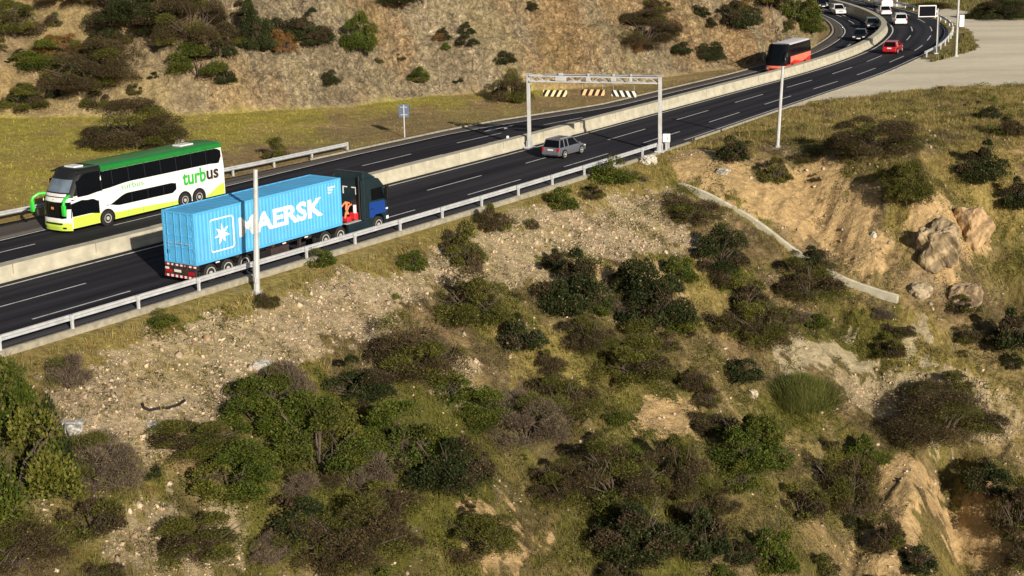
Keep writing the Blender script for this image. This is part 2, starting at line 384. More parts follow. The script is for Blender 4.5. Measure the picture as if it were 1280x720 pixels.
# ------------------------------------------------------------------ surface zones (world polygons)
def poly_w(px, terr=True, z=0.0):
    return np.array([(hit(*p) if terr else ground(*p, z))[:2] for p in px])
def inside(x, y, P):
    r = np.zeros(len(x), bool)
    lo, hi = P.min(0), P.max(0); m = (x > lo[0]) & (x < hi[0]) & (y > lo[1]) & (y < hi[1])
    xs, ys = x[m], y[m]; c = np.zeros(len(xs), bool)
    for (x0, y0), (x1, y1) in zip(P, np.roll(P, -1, 0)):
        if y0 == y1: continue
        c ^= ((y0 > ys) != (y1 > ys)) & (xs < (x1-x0)*(ys-y0)/(y1-y0)+x0)
    r[m] = c
    return r
Z = {  # kind: polygons
 'rubble': [[(70,480),(200,420),(330,372),(480,335),(640,268),(740,238),(832,232),(880,300),(850,318),(700,330),(640,352),(540,365),(455,420),(350,452),(300,500),(190,570),(85,580)],
            [(1040,470),(1130,455),(1240,470),(1280,540),(1200,545),(1090,520),(1050,510)], [(150,620),(300,600),(320,660),(260,720),(110,720)], [(560,470),(600,460),(630,500),(600,535),(560,520)]],
 'grass': [[(0,450),(330,340),(600,256),(826,182),(850,198),(830,232),(700,258),(600,292),(480,335),(330,385),(200,410),(90,480),(0,500)],
           [(830,186),(930,160),(1020,124),(1280,104),(1280,185),(1190,165),(1090,180),(1000,175),(930,190),(870,215)],
           [(1110,230),(1280,140),(1280,330),(1220,240),(1130,330)], [(1040,370),(1130,380),(1250,470),(1280,600),(1250,480),(1120,450),(1090,425)],
           [(600,410),(700,415),(720,500),(640,470)], [(850,335),(930,350),(880,420),(850,400)], [(1190,600),(1210,600),(1225,720),(1180,720)]],
 'green': [[(300,520),(420,470),(600,520),(620,650),(480,720),(300,720),(290,600)], [(900,500),(1000,480),(1040,520),(1000,540)], [(700,620),(850,610),(860,720),(680,720)], [(880,340),(1130,380),(1120,420),(960,420)]],
 'soil': [[(945,205),(1040,196),(1080,225),(1120,300),(1110,345),(1060,330),(1010,300),(940,262)], [(842,190),(880,186),(950,225),(940,262),(880,240),(846,222)],
          [(790,500),(870,490),(900,540),(850,560),(790,540)], [(1085,590),(1150,560),(1170,600),(1130,720),(1060,720)], [(1140,250),(1220,240),(1240,300),(1190,340),(1140,320)], [(1160,600),(1240,600),(1280,660),(1240,720),(1190,700)],
          [(690,345),(730,330),(800,340),(860,330),(870,390),(790,400)], [(560,660),(640,640),(690,680),(600,710)]],
 'sand': [[(975,432),(1060,424),(1100,438),(1080,462),(1030,470),(975,466)], [(1118,415),(1155,408),(1160,440),(1130,445)]],
}
ZP = {k: [poly_w(p) for p in v] for k, v in Z.items()}
LOT = np.array([ground(*p)[:2] for p in [(985,134),(1060,104),(1140,74),(1172,75),(1222,58),(1215,38),(1195,30),(1150,13),(1090,4),(1090,-3),(1200,12),(1290,26),(1700,20),(1700,90),(1290,103),(1180,107),(1090,119),(1020,126)]])
COLS = {k: np.array(v) for k, v in {
 'rubble': (.43, .34, .215), 'grass': (.285, .225, .068), 'green': (.115, .115, .020), 'soil': (.47, .325, .16), 'sand': (.40, .335, .215),
 'brown': (.135, .095, .052), 'rock': (.47, .395, .27), 'lot': (.64, .575, .44), 'turf': (.36, .315, .062), 'verge': (.25, .185, .095), 'stain': (.46, .25, .085)}.items()}
def surface(x, y):
    """weights of each ground kind and the mixed colour"""
    xy = np.stack([x, y], 1); s, o = so(xy); R = RIGHT(s); K = KERB(s); e = o-R; k = K-o
    dd = pl_dist(xy, CREST); hd = -pl_dist(xy, CLIFF)
    w1 = fbm(x/2.2, y/2.2, 101, 3); w2 = fbm(x/2.2, y/2.2, 131, 3)
    xw, yw = x+1.6*w1+.7*fbm(x/.45, y/.45, 103, 2), y+2.4*w2+.9*fbm(x/.45, y/.45, 133, 2)
    W = {k_: np.zeros(len(x)) for k_ in COLS}
    near = o > (R+K)/2
    n1 = fbm(x/4, y/5.5, 151, 4); n2 = fbm(x/3, y/4, 171, 4); n3 = fbm(x/1.1, y/1.4, 181, 3)
    # near slope: mosaic of low growth, litter and bare ground
    low = ramp(dd, 6, 16); W['green'] += near*np.clip(.5+.35*low+2.2*n1, 0, 1.4); W['brown'] += near*np.clip(.4+.6*low-2.*n1+.8*n3, 0, 1.5)
    W['soil'] += near*np.clip(2.6*n2-.25+.45*ramp(x-.2*(y-100), 4, 18), 0, 1.3); W['grass'] += near*np.clip(.25-2.2*n2+.5*n3, 0, 1); W['rubble'] += near*np.clip(1.6*n3-.2, 0, .7)
    for kd, ps in ZP.items():
        for P in ps:
            m = inside(xw, yw, P) & near
            for k_ in W: W[k_] = np.where(m, W[k_]*(.12 if kd in ('soil', 'sand') else .30), W[k_])
            W[kd] += m*(2.2 if kd in ('soil', 'sand') else 1.5)
    # weeds inside the rubble, litter everywhere
    W['grass'] += near*np.clip(n2*3-.9, 0, .9)
    m = inside(x+.6*w1, y+1.5*w2, LOT) & (e > .1) & near
    for k_ in W: W[k_] = np.where(m, W[k_]*.03, W[k_])
    W['lot'] += m*2
    farz = near & (y > 225) & ~m; W['grass'] += farz*1.0; W['green'] += farz*np.clip(n1*2, 0, 1)
    # far bench
    bn = (~near) & (hd < .3)
    for k_ in W: W[k_] = np.where(near, W[k_], 0)
    vg = ramp(k+4*w1, 17, 4)*(ramp(x, -34, -22)*.9+.35)
    W['turf'] += bn*np.clip(1.15-vg+1.3*n1, 0, 2); W['verge'] += bn*np.clip(vg+1.3*n2, 0, 1.6); W['soil'] += bn*np.clip(1.4*fbm(x/5, y/3, 231, 3)-.1, 0, .7); W['stain'] += bn*np.clip(1-ramp(x, -44, -30)+n2, 0, 1)*ramp(k, 22, 6)*.8
    W['grass'] += bn*.25
    # cutting
    cf = (~near)*ramp(hd, -.3, .8); soft = 1-ramp(x+.15*(y-150), -44, -20)
    W['rock'] += cf*(1.35-.8*soft); W['stain'] += cf*np.clip(1.8*n2+3.0*fbm(x/9, y/9, 191, 2)-.25+.4*soft, 0, 1.8); W['soil'] += cf*(.35+.8*soft)
    W['grass'] += cf*np.clip(1.8*n1-.05+.8*soft+ramp(x, 36, 42), 0, 1.2); W['brown'] += cf*np.clip(-1.7*n1+.05+.5*n3, 0, 1.2)
    W['green'] += cf*np.clip(ramp(x, 34, 42)*.8+n3*.6, 0, 1)
    T = sum(W.values())+1e-6; col = sum((W[k_]/T)[:, None]*COLS[k_] for k_ in W)
    v = 1+.22*fbm(x/.7, y/.7, 201, 3)+.20*fbm(x/.28, y/.28, 211, 2)
    lotm = W['lot']/T
    col = col*(v*(1-.85*lotm)+.85*lotm)[:, None]
    # wheel ruts and pale washouts in the gravel lot
    rut = fbm(x/14, y/3.2, 221, 3)
    col *= (1+lotm*(.20*rut+.10*fbm(x/30, y/9, 223, 3)))[:, None]
    return {k_: W[k_]/T for k_ in W}, np.clip(col, .01, .7), (s, o, e, k, dd, hd)
# ------------------------------------------------------------------ terrain mesh (one sheet, rings about the drone's plan position, finer where the slope is seen)
def build_terrain():
    an = np.concatenate([np.linspace(-180, -29, 50, endpoint=False), np.arange(-29, -20, .1), np.arange(-20, 20, .05), np.arange(20, 29, .1), np.linspace(29, 180, 50)])
    rr = np.concatenate([np.linspace(3, 55, 14, endpoint=False), np.linspace(55, 72, 30, endpoint=False), np.arange(72, 135, .13), np.arange(135, 222, .24), np.arange(222, 330, .6), np.geomspace(330, 4000, 26)])
    A, Rr = np.meshgrid(np.radians(an), rr, indexing='ij')
    x = (Rr*np.sin(A)).ravel(); y = (Rr*np.cos(A)).ravel(); z = zfun(x, y)
    W, col, (s, o, e, k, dd, hd) = surface(x, y); K = KERB(s)
    V = np.stack([x, y, z], 1)
    na, nr = len(an), len(rr); i = np.arange(na*nr).reshape(na, nr)
    F = np.stack([i[:-1, :-1], i[:-1, 1:], i[1:, 1:], i[1:, :-1]], -1).reshape(-1, 4)[:, ::-1]
    c4 = np.concatenate([col, ((s > 0)*(o < K)*ramp(hd, -.2, .8)*(1-.5*(1-ramp(x+.15*(y-150), -44, -20)))*(1-.6*np.clip(W['grass']+W['green']+.6*W['brown'], 0, 1))-W['lot'])[:, None]], 1)
    me = np_mesh('terrain', V, F, c4, smooth=True)
    m = bpy.data.materials.new('ground_cover'); m.use_nodes = True; nt = m.node_tree; N = nt.nodes; L = nt.links; b = N['Principled BSDF']
    b.inputs['Roughness'].default_value = .95; b.inputs['Specular IOR Level'].default_value = .15
    at = N.new('ShaderNodeAttribute'); at.attribute_name = 'Col'; tc = N.new('ShaderNodeTexCoord')
    nz = N.new('ShaderNodeTexNoise'); nz.inputs['Scale'].default_value = 3.2; nz.inputs['Detail'].default_value = 9; nz.inputs['Roughness'].default_value = .72
    L.new(tc.outputs['Object'], nz.inputs['Vector'])
    mr = N.new('ShaderNodeMapRange'); mr.inputs[1].default_value = .28; mr.inputs[2].default_value = .72; mr.inputs[3].default_value = .55; mr.inputs[4].default_value = 1.45
    L.new(nz.outputs['Fac'], mr.inputs[0])
    # fractured rock: cracks and facets, their shade and light painted into the colour by rock weight
    vo = N.new('ShaderNodeTexVoronoi'); vo.feature = 'DISTANCE_TO_EDGE'; vo.inputs['Scale'].default_value = 1.7
    wp = N.new('ShaderNodeTexNoise'); wp.inputs['Scale'].default_value = .6; wp.inputs['Detail'].default_value = 5; L.new(tc.outputs['Object'], wp.inputs['Vector'])
    va = N.new('ShaderNodeVectorMath'); va.operation = 'MULTIPLY_ADD'; L.new(wp.outputs['Color'], va.inputs[0]); va.inputs[1].default_value = (3.4, 3.4, 3.4); L.new(tc.outputs['Object'], va.inputs[2])
    L.new(va.outputs[0], vo.inputs['Vector'])
    cr = N.new('ShaderNodeMapRange'); cr.inputs[1].default_value = 0; cr.inputs[2].default_value = .09; cr.inputs[3].default_value = .5; cr.inputs[4].default_value = 1.08; L.new(vo.outputs['Distance'], cr.inputs[0])
    v2 = N.new('ShaderNodeTexVoronoi'); v2.inputs['Scale'].default_value = 3.1; L.new(va.outputs[0], v2.inputs['Vector'])
    sv = N.new('ShaderNodeSeparateColor'); L.new(v2.outputs['Color'], sv.inputs[0])
    fc = N.new('ShaderNodeMapRange'); fc.inputs[3].default_value = .72; fc.inputs[4].default_value = 1.3; L.new(sv.outputs[0], fc.inputs[0])
    pm = N.new('ShaderNodeMath'); pm.operation = 'MULTIPLY'; L.new(cr.outputs[0], pm.inputs[0]); L.new(fc.outputs[0], pm.inputs[1])
    n3 = N.new('ShaderNodeTexNoise'); n3.inputs['Scale'].default_value = 1.35; n3.inputs['Detail'].default_value = 10; n3.inputs['Roughness'].default_value = .78; n3.inputs['Distortion'].default_value = .6; L.new(tc.outputs['Object'], n3.inputs['Vector'])
    r3 = N.new('ShaderNodeMapRange'); r3.inputs[1].default_value = .36; r3.inputs[2].default_value = .64; r3.inputs[3].default_value = .22; r3.inputs[4].default_value = 1.58; L.new(n3.outputs['Fac'], r3.inputs[0])  # mottle puts the light and dark of craggy relief into the rock colour
    pm0 = pm; pm = N.new('ShaderNodeMath'); pm.operation = 'MULTIPLY'; L.new(pm0.outputs[0], pm.inputs[0]); L.new(r3.outputs[0], pm.inputs[1])
    mixf = N.new('ShaderNodeMix'); L.new(at.outputs['Alpha'], mixf.inputs[0]); mixf.inputs[2].default_value = 1.0; L.new(pm.outputs[0], mixf.inputs[3])
    lf = N.new('ShaderNodeMapRange'); lf.inputs[1].default_value = -1; lf.inputs[2].default_value = 0; lf.inputs[3].default_value = .12; lf.inputs[4].default_value = 1; L.new(at.outputs['Alpha'], lf.inputs[0])
    ml = N.new('ShaderNodeMix'); ml.inputs[2].default_value = 1.0; L.new(lf.outputs[0], ml.inputs[0]); L.new(mr.outputs[0], ml.inputs[3])
    mm = N.new('ShaderNodeMath'); mm.operation = 'MULTIPLY'; L.new(ml.outputs[0], mm.inputs[0]); L.new(mixf.outputs[0], mm.inputs[1])
    mx = N.new('ShaderNodeMix'); mx.data_type = 'RGBA'; mx.blend_type = 'MULTIPLY'; mx.inputs[0].default_value = 1
    L.new(at.outputs['Color'], mx.inputs[6]); L.new(mm.outputs[0], mx.inputs[7]); L.new(mx.outputs[2], b.inputs['Base Color'])
    bp = N.new('ShaderNodeBump'); bp.inputs['Strength'].default_value = .85; bp.inputs['Distance'].default_value = .30
    bs = N.new('ShaderNodeMath'); bs.operation = 'MULTIPLY'; bs.inputs[1].default_value = .85; L.new(lf.outputs[0], bs.inputs[0]); L.new(bs.outputs[0], bp.inputs['Strength'])
    ac = N.new('ShaderNodeClamp'); L.new(at.outputs['Alpha'], ac.inputs[0])
    hs = N.new('ShaderNodeMath'); hs.operation = 'MULTIPLY_ADD'; L.new(pm.outputs[0], hs.inputs[0]); L.new(ac.outputs[0], hs.inputs[1]); L.new(nz.outputs['Fac'], hs.inputs[2])
    L.new(hs.outputs[0], bp.inputs['Height']); L.new(bp.outputs['Normal'], b.inputs['Normal'])
    MT['ground'] = m
    o_ = obj_me('terrain', me, m); tag(o_, kind='structure')
build_terrain()
# ------------------------------------------------------------------ asphalt
def strip(name, fa, fb, dz, m, s0=0.0, s1=None, step=1.0, n=6, skirt=0.0):
    s1 = s1 or SMAX-1; s = np.arange(s0, s1, step); rows = []
    for t in np.linspace(0, 1, n+1): rows.append(P_(s, fa(s)*(1-t)+fb(s)*t, dz))
    if skirt:
        a = rows[0].copy(); a[:, 2] -= skirt; b = rows[-1].copy(); b[:, 2] -= skirt; rows = [a]+rows+[b]
    V = np.stack(rows, 1); k = V.shape[1]; i = np.arange(len(s)*k).reshape(len(s), k)
    F = np.stack([i[:-1, :-1], i[:-1, 1:], i[1:, 1:], i[1:, :-1]], -1).reshape(-1, 4)[:, ::-1]
    return np_mesh(name, V.reshape(-1, 3), F)
def asphalt(name, base, grey):
    """dark worn asphalt: streaks along the lanes from a (s, o) attribute"""
    m = bpy.data.materials.new(name); m.use_nodes = True; nt = m.node_tree; N = nt.nodes; L = nt.links; b = N['Principled BSDF']
    b.inputs['Roughness'].default_value = .9; b.inputs['Specular IOR Level'].default_value = .12
    at = N.new('ShaderNodeAttribute'); at.attribute_name = 'lane'; mp = N.new('ShaderNodeMapping'); mp.inputs['Scale'].default_value = (.035, 1.1, 1)
    L.new(at.outputs['Vector'], mp.inputs['Vector'])
    n1 = N.new('ShaderNodeTexNoise'); n1.inputs['Scale'].default_value = 1; n1.inputs['Detail'].default_value = 5; L.new(mp.outputs[0], n1.inputs['Vector'])
    tc = N.new('ShaderNodeTexCoord'); n2 = N.new('ShaderNodeTexNoise'); n2.inputs['Scale'].default_value = 9; n2.inputs['Detail'].default_value = 8; n2.inputs['Roughness'].default_value = .75; L.new(tc.outputs['Object'], n2.inputs['Vector'])
    av = N.new('ShaderNodeMath'); av.operation = 'MULTIPLY_ADD'; L.new(n2.outputs['Fac'], av.inputs[0]); av.inputs[1].default_value = .45; L.new(n1.outputs['Fac'], av.inputs[2])
    rp = N.new('ShaderNodeValToRGB'); rp.color_ramp.elements[0].position = .52; rp.color_ramp.elements[1].position = .92
    rp.color_ramp.elements[0].color = (*base, 1); rp.color_ramp.elements[1].color = (*grey, 1); L.new(av.outputs[0], rp.inputs['Fac']); L.new(rp.outputs['Color'], b.inputs['Base Color'])
    bp = N.new('ShaderNodeBump'); bp.inputs['Strength'].default_value = .25; bp.inputs['Distance'].default_value = .01; L.new(n2.outputs['Fac'], bp.inputs['Height']); L.new(bp.outputs['Normal'], b.inputs['Normal'])
    return m
def lane_attr(me):
    co = np.empty(len(me.vertices)*3, np.float32); me.vertices.foreach_get('co', co); co = co.reshape(-1, 3)
    s, o = so(co[:, :2]); a = me.attributes.new('lane', 'FLOAT_VECTOR', 'POINT'); a.data.foreach_set('vector', np.stack([s, o, 0*s], 1).astype(np.float32).ravel())
AS = asphalt('asphalt', (.0105, .0105, .0155), (.044, .042, .049)); ASH = asphalt('shoulder_asphalt', (.075, .066, .060), (.125, .11, .098))
def rd(name, fa, fb, dz, m, **k):
    me = strip(name, fa, fb, dz, m, **k); lane_attr(me); return tag(obj_me(name, me, m), kind='structure')
rd('near_carriageway', lambda s: MED+.45+0*s, lambda s: RIGHT(s), 0.0, AS, n=10, skirt=.4)
rd('far_carriageway', lambda s: EDGE(s)-.25, lambda s: MED+.4+0*s, 0.0, AS, n=8, skirt=.4)
rd('far_shoulder', lambda s: KERB(s), lambda s: EDGE(s)-.25, 0.0, ASH, n=4, skirt=.4)
# pale concrete footing strip under the near guardrail, thin kerb line on the far side and beyond the gantry
def kerb(name, f, w, h, s0, s1, m):
    s = np.arange(s0, s1, 1.0); rows = [P_(s, f(s)-w/2, -.25), P_(s, f(s)-w/2, h), P_(s, f(s)+w/2, h), P_(s, f(s)+w/2, -.25)]
    V = np.stack(rows, 1); i = np.arange(len(s)*4).reshape(len(s), 4)
    F = np.stack([i[:-1, :-1], i[:-1, 1:], i[1:, 1:], i[1:, :-1]], -1).reshape(-1, 4)[:, ::-1]
    return tag(obj_me(name, np_mesh(name, V.reshape(-1, 3), F), m), kind='structure')
kerb('guardrail_footing', lambda s: RIGHT(s)+.36, .62, .035, 30, 178, MT['strip_concrete'])
kerb('road_edge_kerb', lambda s: RIGHT(s)+.14, .26, .10, 178.5, 243, MT['strip_concrete'])
kerb('bench_kerb', lambda s: KERB(s)-.16, .32, .12, 156, 330, MT['strip_concrete'])
# ------------------------------------------------------------------ lane markings
def marks():
    V = []; F = []
    def seg(s0, s1, f, w, dz=.005):
        n = max(2, int((s1-s0)/1.0)+1); s = np.linspace(s0, s1, n); a = P_(s, f(s)-w/2, dz); b = P_(s, f(s)+w/2, dz)
        k = len(V)
        for p, q in zip(a, b): V.append(p); V.append(q)
        for i in range(n-1): F.append((k+2*i, k+2*i+1, k+2*i+3, k+2*i+2))
    seg(20, 340, lambda s: 0*s, .17)
    seg(20, 340, lambda s: MED-.42+0*s, .15)
    seg(20, 345, lambda s: EDGE(s), .17)
    seg(178, 345, lambda s: RIGHT(s)-.45, .13)
    for r in (3.5, 7.02):
        for k in range(-8, 24):
            a = 112.8+12.5*k
            if 22 < a < 335: seg(a, a+6.6, lambda s: r*WN(s), .13)
    for k in range(-8, 24):
        a = 118.5+12.5*k
        if 22 < a < 335: seg(a, a+6.2, lambda s: FDASH(s), .13)
        if 22 < a < 335: seg(a+1, a+7.2, lambda s: FDASH(s)*.5+MED*.5-.3, .13)
    # straight-on arrow in the far carriageway
    s0 = 176.3
    def pt(s, o): return P_(np.array([s]), np.array([o]), .006)[0]
    for q in [[(s0, -8.75), (s0, -8.55), (s0+3.2, -8.55), (s0+3.2, -8.75)], [(s0-1.6, -8.65), (s0, -8.2), (s0, -8.65), (s0, -9.1)], [(s0+1.4, -8.55), (s0+1.9, -8.55), (s0+1.0, -7.9), (s0+.5, -7.9)]]:
        k = len(V); V.extend(pt(*a) for a in q); F.append((k, k+1, k+2, k+3))
    m = bmesh.new(); me = np_mesh('lane_markings', np.array(V), np.array(F)); m.from_mesh(me); bmesh.ops.recalc_face_normals(m, faces=m.faces[:])
    for f in m.faces:
        if f.normal.z < 0: f.normal_flip()
    m.to_mesh(me); m.free()
    tag(obj_me('lane_markings', me, MT['paint']), kind='structure')
marks()
# ------------------------------------------------------------------ loose cover nobody could count: stones, grass, low weeds
def scatter(n, pxpoly=None, box=None, sd=0):
    """random ground points inside a world polygon (given by its picture outline) or box"""
    r = np.random.default_rng(sd)
    P = pxpoly; lo, hi = P.min(0), P.max(0); pts = np.empty((0, 2))
    while len(pts) < n:
        q = r.uniform(lo, hi, (n*2, 2)); q = q[inside(q[:, 0], q[:, 1], P)]; pts = np.vstack([pts, q])
    return pts[:n]
VIEW_NEAR = poly_w([(-230, 545), (-60, 475), (300, 372), (640, 262), (826, 192), (930, 158), (1020, 127), (1180, 109), (1340, 102), (1540, 100), (1540, 800), (1200, 770), (640, 790), (-60, 790), (-230, 800)])
def rot_rand(r, n):
    q = r.normal(size=(n, 4)); q /= np.linalg.norm(q, axis=1)[:, None]; w, x, y, z = q.T
    return np.stack([1-2*(y*y+z*z), 2*(x*y-z*w), 2*(x*z+y*w), 2*(x*y+z*w), 1-2*(x*x+z*z), 2*(y*z-x*w), 2*(x*z-y*w), 2*(y*z+x*w), 1-2*(x*x+y*y)], 1).reshape(n, 3, 3)
def stones(name, pts, size, col, sd):
    r = np.random.default_rng(sd); n = len(pts)
    base = np.array([(-1,-1,-.8),(1,-1,-.8),(1,1,-.8),(-1,1,-.8),(-.75,-.75,.8),(.75,-.75,.8),(.75,.75,.8),(-.75,.75,.8)], float)*.5
    fq = np.array([(0,3,2,1),(4,5,6,7),(0,1,5,4),(1,2,6,5),(2,3,7,6),(3,0,4,7)])
    v = base[None]+r.uniform(-.22, .22, (n, 8, 3)); v *= (size[:, None]*r.uniform(.55, 1.25, (n, 3)))[:, None, :]
    v = np.einsum('nij,nkj->nki', rot_rand(r, n), v)
    z = zfun(pts[:, 0], pts[:, 1]); c = np.stack([pts[:, 0], pts[:, 1], z+size*.12], 1)
    V = (v+c[:, None]).reshape(-1, 3); F = (fq[None]+8*np.arange(n)[:, None, None]).reshape(-1, 4)
    cc = np.repeat(np.clip(col, .02, .75), 8, 0)
    return obj_me(name, np_mesh(name, V, F, cc), MT['stone'])
p = scatter(165000, VIEW_NEAR, sd=1); W, c0, (s, o, e, k, dd, hd) = surface(p[:, 0], p[:, 1]); r = np.random.default_rng(2)
m = (r.random(len(p)) < np.clip(W['rubble']*1.2+.12*W['soil']+.1*W['sand']+.02, 0, 1)*.75) & (e > 1.2)
p = p[m]; n = len(p); sz = .04+.075*r.random(n)**2+.22*r.random(n)**16; g = r.random((n, 1))
col = np.array([[.46, .36, .245]])*(.5+.8*g)+np.array([[.05, .02, 0]])*r.normal(size=(n, 1))*.6
tag(stones('rubble_stones', p, sz, col, 3), 'loose angular beige stones covering the embankment below the guardrail', 'rubble', kind='stuff')
# cliff-foot scree
def blades(name, pts, h, w, lean, cols, nb, sd, matn='grass_blade'):
    r = np.random.default_rng(sd); n = len(pts)*nb
    b = np.repeat(pts, nb, 0)+r.normal(size=(n, 2))*np.repeat(h, nb)[:, None]*.28
    z = zfun(b[:, 0], b[:, 1])-.02; hh = np.repeat(h, nb)*r.uniform(.5, 1.25, n); ww = w*r.uniform(.6, 1.5, n)*hh
    a = r.uniform(0, 6.283, n); sx, sy = np.cos(a), np.sin(a); l = lean*hh*np.abs(r.normal(size=n)); la = r.uniform(0, 6.283, n)
    B = np.stack([b[:, 0], b[:, 1], z], 1); Wd = np.stack([sx*ww, sy*ww, 0*ww], 1)
    Mi = B+np.stack([np.cos(la)*l*.35, np.sin(la)*l*.35, hh*.6], 1); T = B+np.stack([np.cos(la)*l, np.sin(la)*l, hh], 1)
    V = np.stack([B-Wd, B+Wd, Mi+Wd*.7, Mi-Wd*.7, T], 1).reshape(-1, 3); i = 5*np.arange(n)[:, None]
    F = np.concatenate([i+np.array([[0, 1, 2]]), i+np.array([[0, 2, 3]]), i+np.array([[3, 2, 4]])])
    cc = np.repeat(cols, nb, 0)*r.uniform(.7, 1.3, (n, 1)); cc = np.repeat(cc, 5, 0)
    return obj_me(name, np_mesh(name, V, F, np.clip(cc, .01, .6)), MT[matn])
p = scatter(152000, VIEW_NEAR, sd=5); W, c0, (s, o, e, k, dd, hd) = surface(p[:, 0], p[:, 1]); r = np.random.default_rng(6)
nn = fbm(p[:, 0]/2.4, p[:, 1]/2.4, 301, 3)
m = (r.random(len(p)) < np.clip(W['grass']*1.2+.75*W['green']+.35*W['brown']+.02*W['soil']+.05*W['rubble']-.25*np.clip(W['soil']+W['sand']-.5, 0, 1)+.35*nn-.08, 0, 1)) & (e > .9)
p = p[m]; nn = nn[m]; n = len(p); t = np.clip(.45+.9*nn[:, None]+.45*r.normal(size=(n, 1)), 0, 1); u = (r.random((n, 1)) < .14)
cols = np.array([[.42, .325, .125]])*(1-t)+np.array([[.20, .185, .042]])*t; cols = np.where(u, np.array([[.25, .13, .055]]), cols); gb = np.clip(W['green'][m]-W['grass'][m]+.2, 0, 1)[:, None]*.8; cols = cols*(1-gb)+np.array([[.14, .15, .018]])*gb; lw = ramp(dd[m], 9, 20)[:, None]*.5; cols = cols*(1-lw)+np.array([[.175, .155, .032]])*lw; bb = np.clip(W['brown'][m], 0, 1)[:, None]*.7; cols = cols*(1-bb)+np.array([[.11, .08, .045]])*bb
tag(blades('dry_grass', p, .14+.28*r.random(n)**1.6, .032, .6, cols, 5, 7), 'dry yellow green grass growing over the near slope', 'grass', kind='stuff')
BENCH = poly_w([(-230, 325), (-60, 285), (300, 222), (520, 172), (780, 124), (930, 89), (1000, 66), (1040, 40), (1030, 22), (1020, 30), (1010, 50), (950, 66), (860, 78), (640, 102), (430, 126), (140, 146), (-60, 155), (-230, 172)])
p = scatter(42000, BENCH, sd=8); W, c0, (s, o, e, k, dd, hd) = surface(p[:, 0], p[:, 1]); r = np.random.default_rng(9)
m = (r.random(len(p)) < np.clip(W['turf']+.5*W['grass']+.3*W['verge']+.25*W['stain'], 0, 1)) & (k > .6)
p = p[m]; n = len(p); t = r.random((n, 1)); cols = c0[m]*(.9+.45*t)
tag(blades('bench_grass', p, .07+.15*r.random(n)**2, .07, .5, cols, 4, 10), 'short yellow green grass on the level strip below the cutting', 'grass', kind='stuff')
LOWER = poly_w([(-20, 560), (300, 500), (560, 430), (700, 330), (860, 300), (1000, 400), (1290, 440), (1290, 740), (640, 760), (-20, 760)])
LOTG = np.array([ground(*q)[:2] for q in [(1150, 80), (1172, 76), (1220, 62), (1212, 42), (1196, 42), (1188, 50)]])
FARG = np.array([ground(*q)[:2] for q in [(1060, -4), (1080, 2), (1150, 9), (1300, 20), (1300, -20), (1060, -30)]])
p = np.vstack([scatter(1500, LOTG, sd=12), scatter(5000, FARG, sd=13)]); _, o_ = so(p); p = p[(o_ > 9.5)]; r = np.random.default_rng(14); n = len(p); t = r.random((n, 1))
tag(blades('verge_grass', p, .3+.3*r.random(n), .09, .5, np.array([[.22, .17, .06]])*(1-t)+np.array([[.12, .13, .035]])*t, 4, 15), 'tufty olive grass on the island and verge beside the gravel lot', 'grass', kind='stuff')
# ------------------------------------------------------------------ shrubs: foliage of many small leaves over branching stems
SPEC = {  # base colours (two), twig share, leaf aspect
 'green': ((.020, .038, .005), (.095, .118, .014), .08, .5), 'dark': ((.010, .020, .005), (.040, .052, .012), .15, .5),
 'olive': ((.030, .038, .007), (.135, .132, .020), .3, .4), 'brown': ((.026, .018, .010), (.090, .062, .033), .45, .3),
 'twig': ((.075, .055, .042), (.180, .135, .10), .85, .2), 'rust': ((.150, .070, .022), (.280, .140, .050), .35, .4), 'tuft': ((.075, .095, .02), (.16, .165, .045), 0, .1)}
LEAF = {}
ALT = {'green': ('olive', .22), 'dark': ('brown', .22), 'olive': ('brown', .35), 'brown': ('olive', .30), 'twig': ('olive', .2), 'rust': ('olive', .3)}
def col_mix(kind, t, r, n, blob, nb):
    """some boughs of a bush carry the leaf colour of a second kind"""
    ka, sh = ALT[kind]; alt = (r.random(nb) < sh)[blob] ^ (r.random(n) < .12)
    A, B = [np.array(q)*(1-t[:, None])+np.array(p_)*t[:, None] for q, p_ in (SPEC[kind][:2], SPEC[ka][:2])]
    return np.where(alt[:, None], B, A)
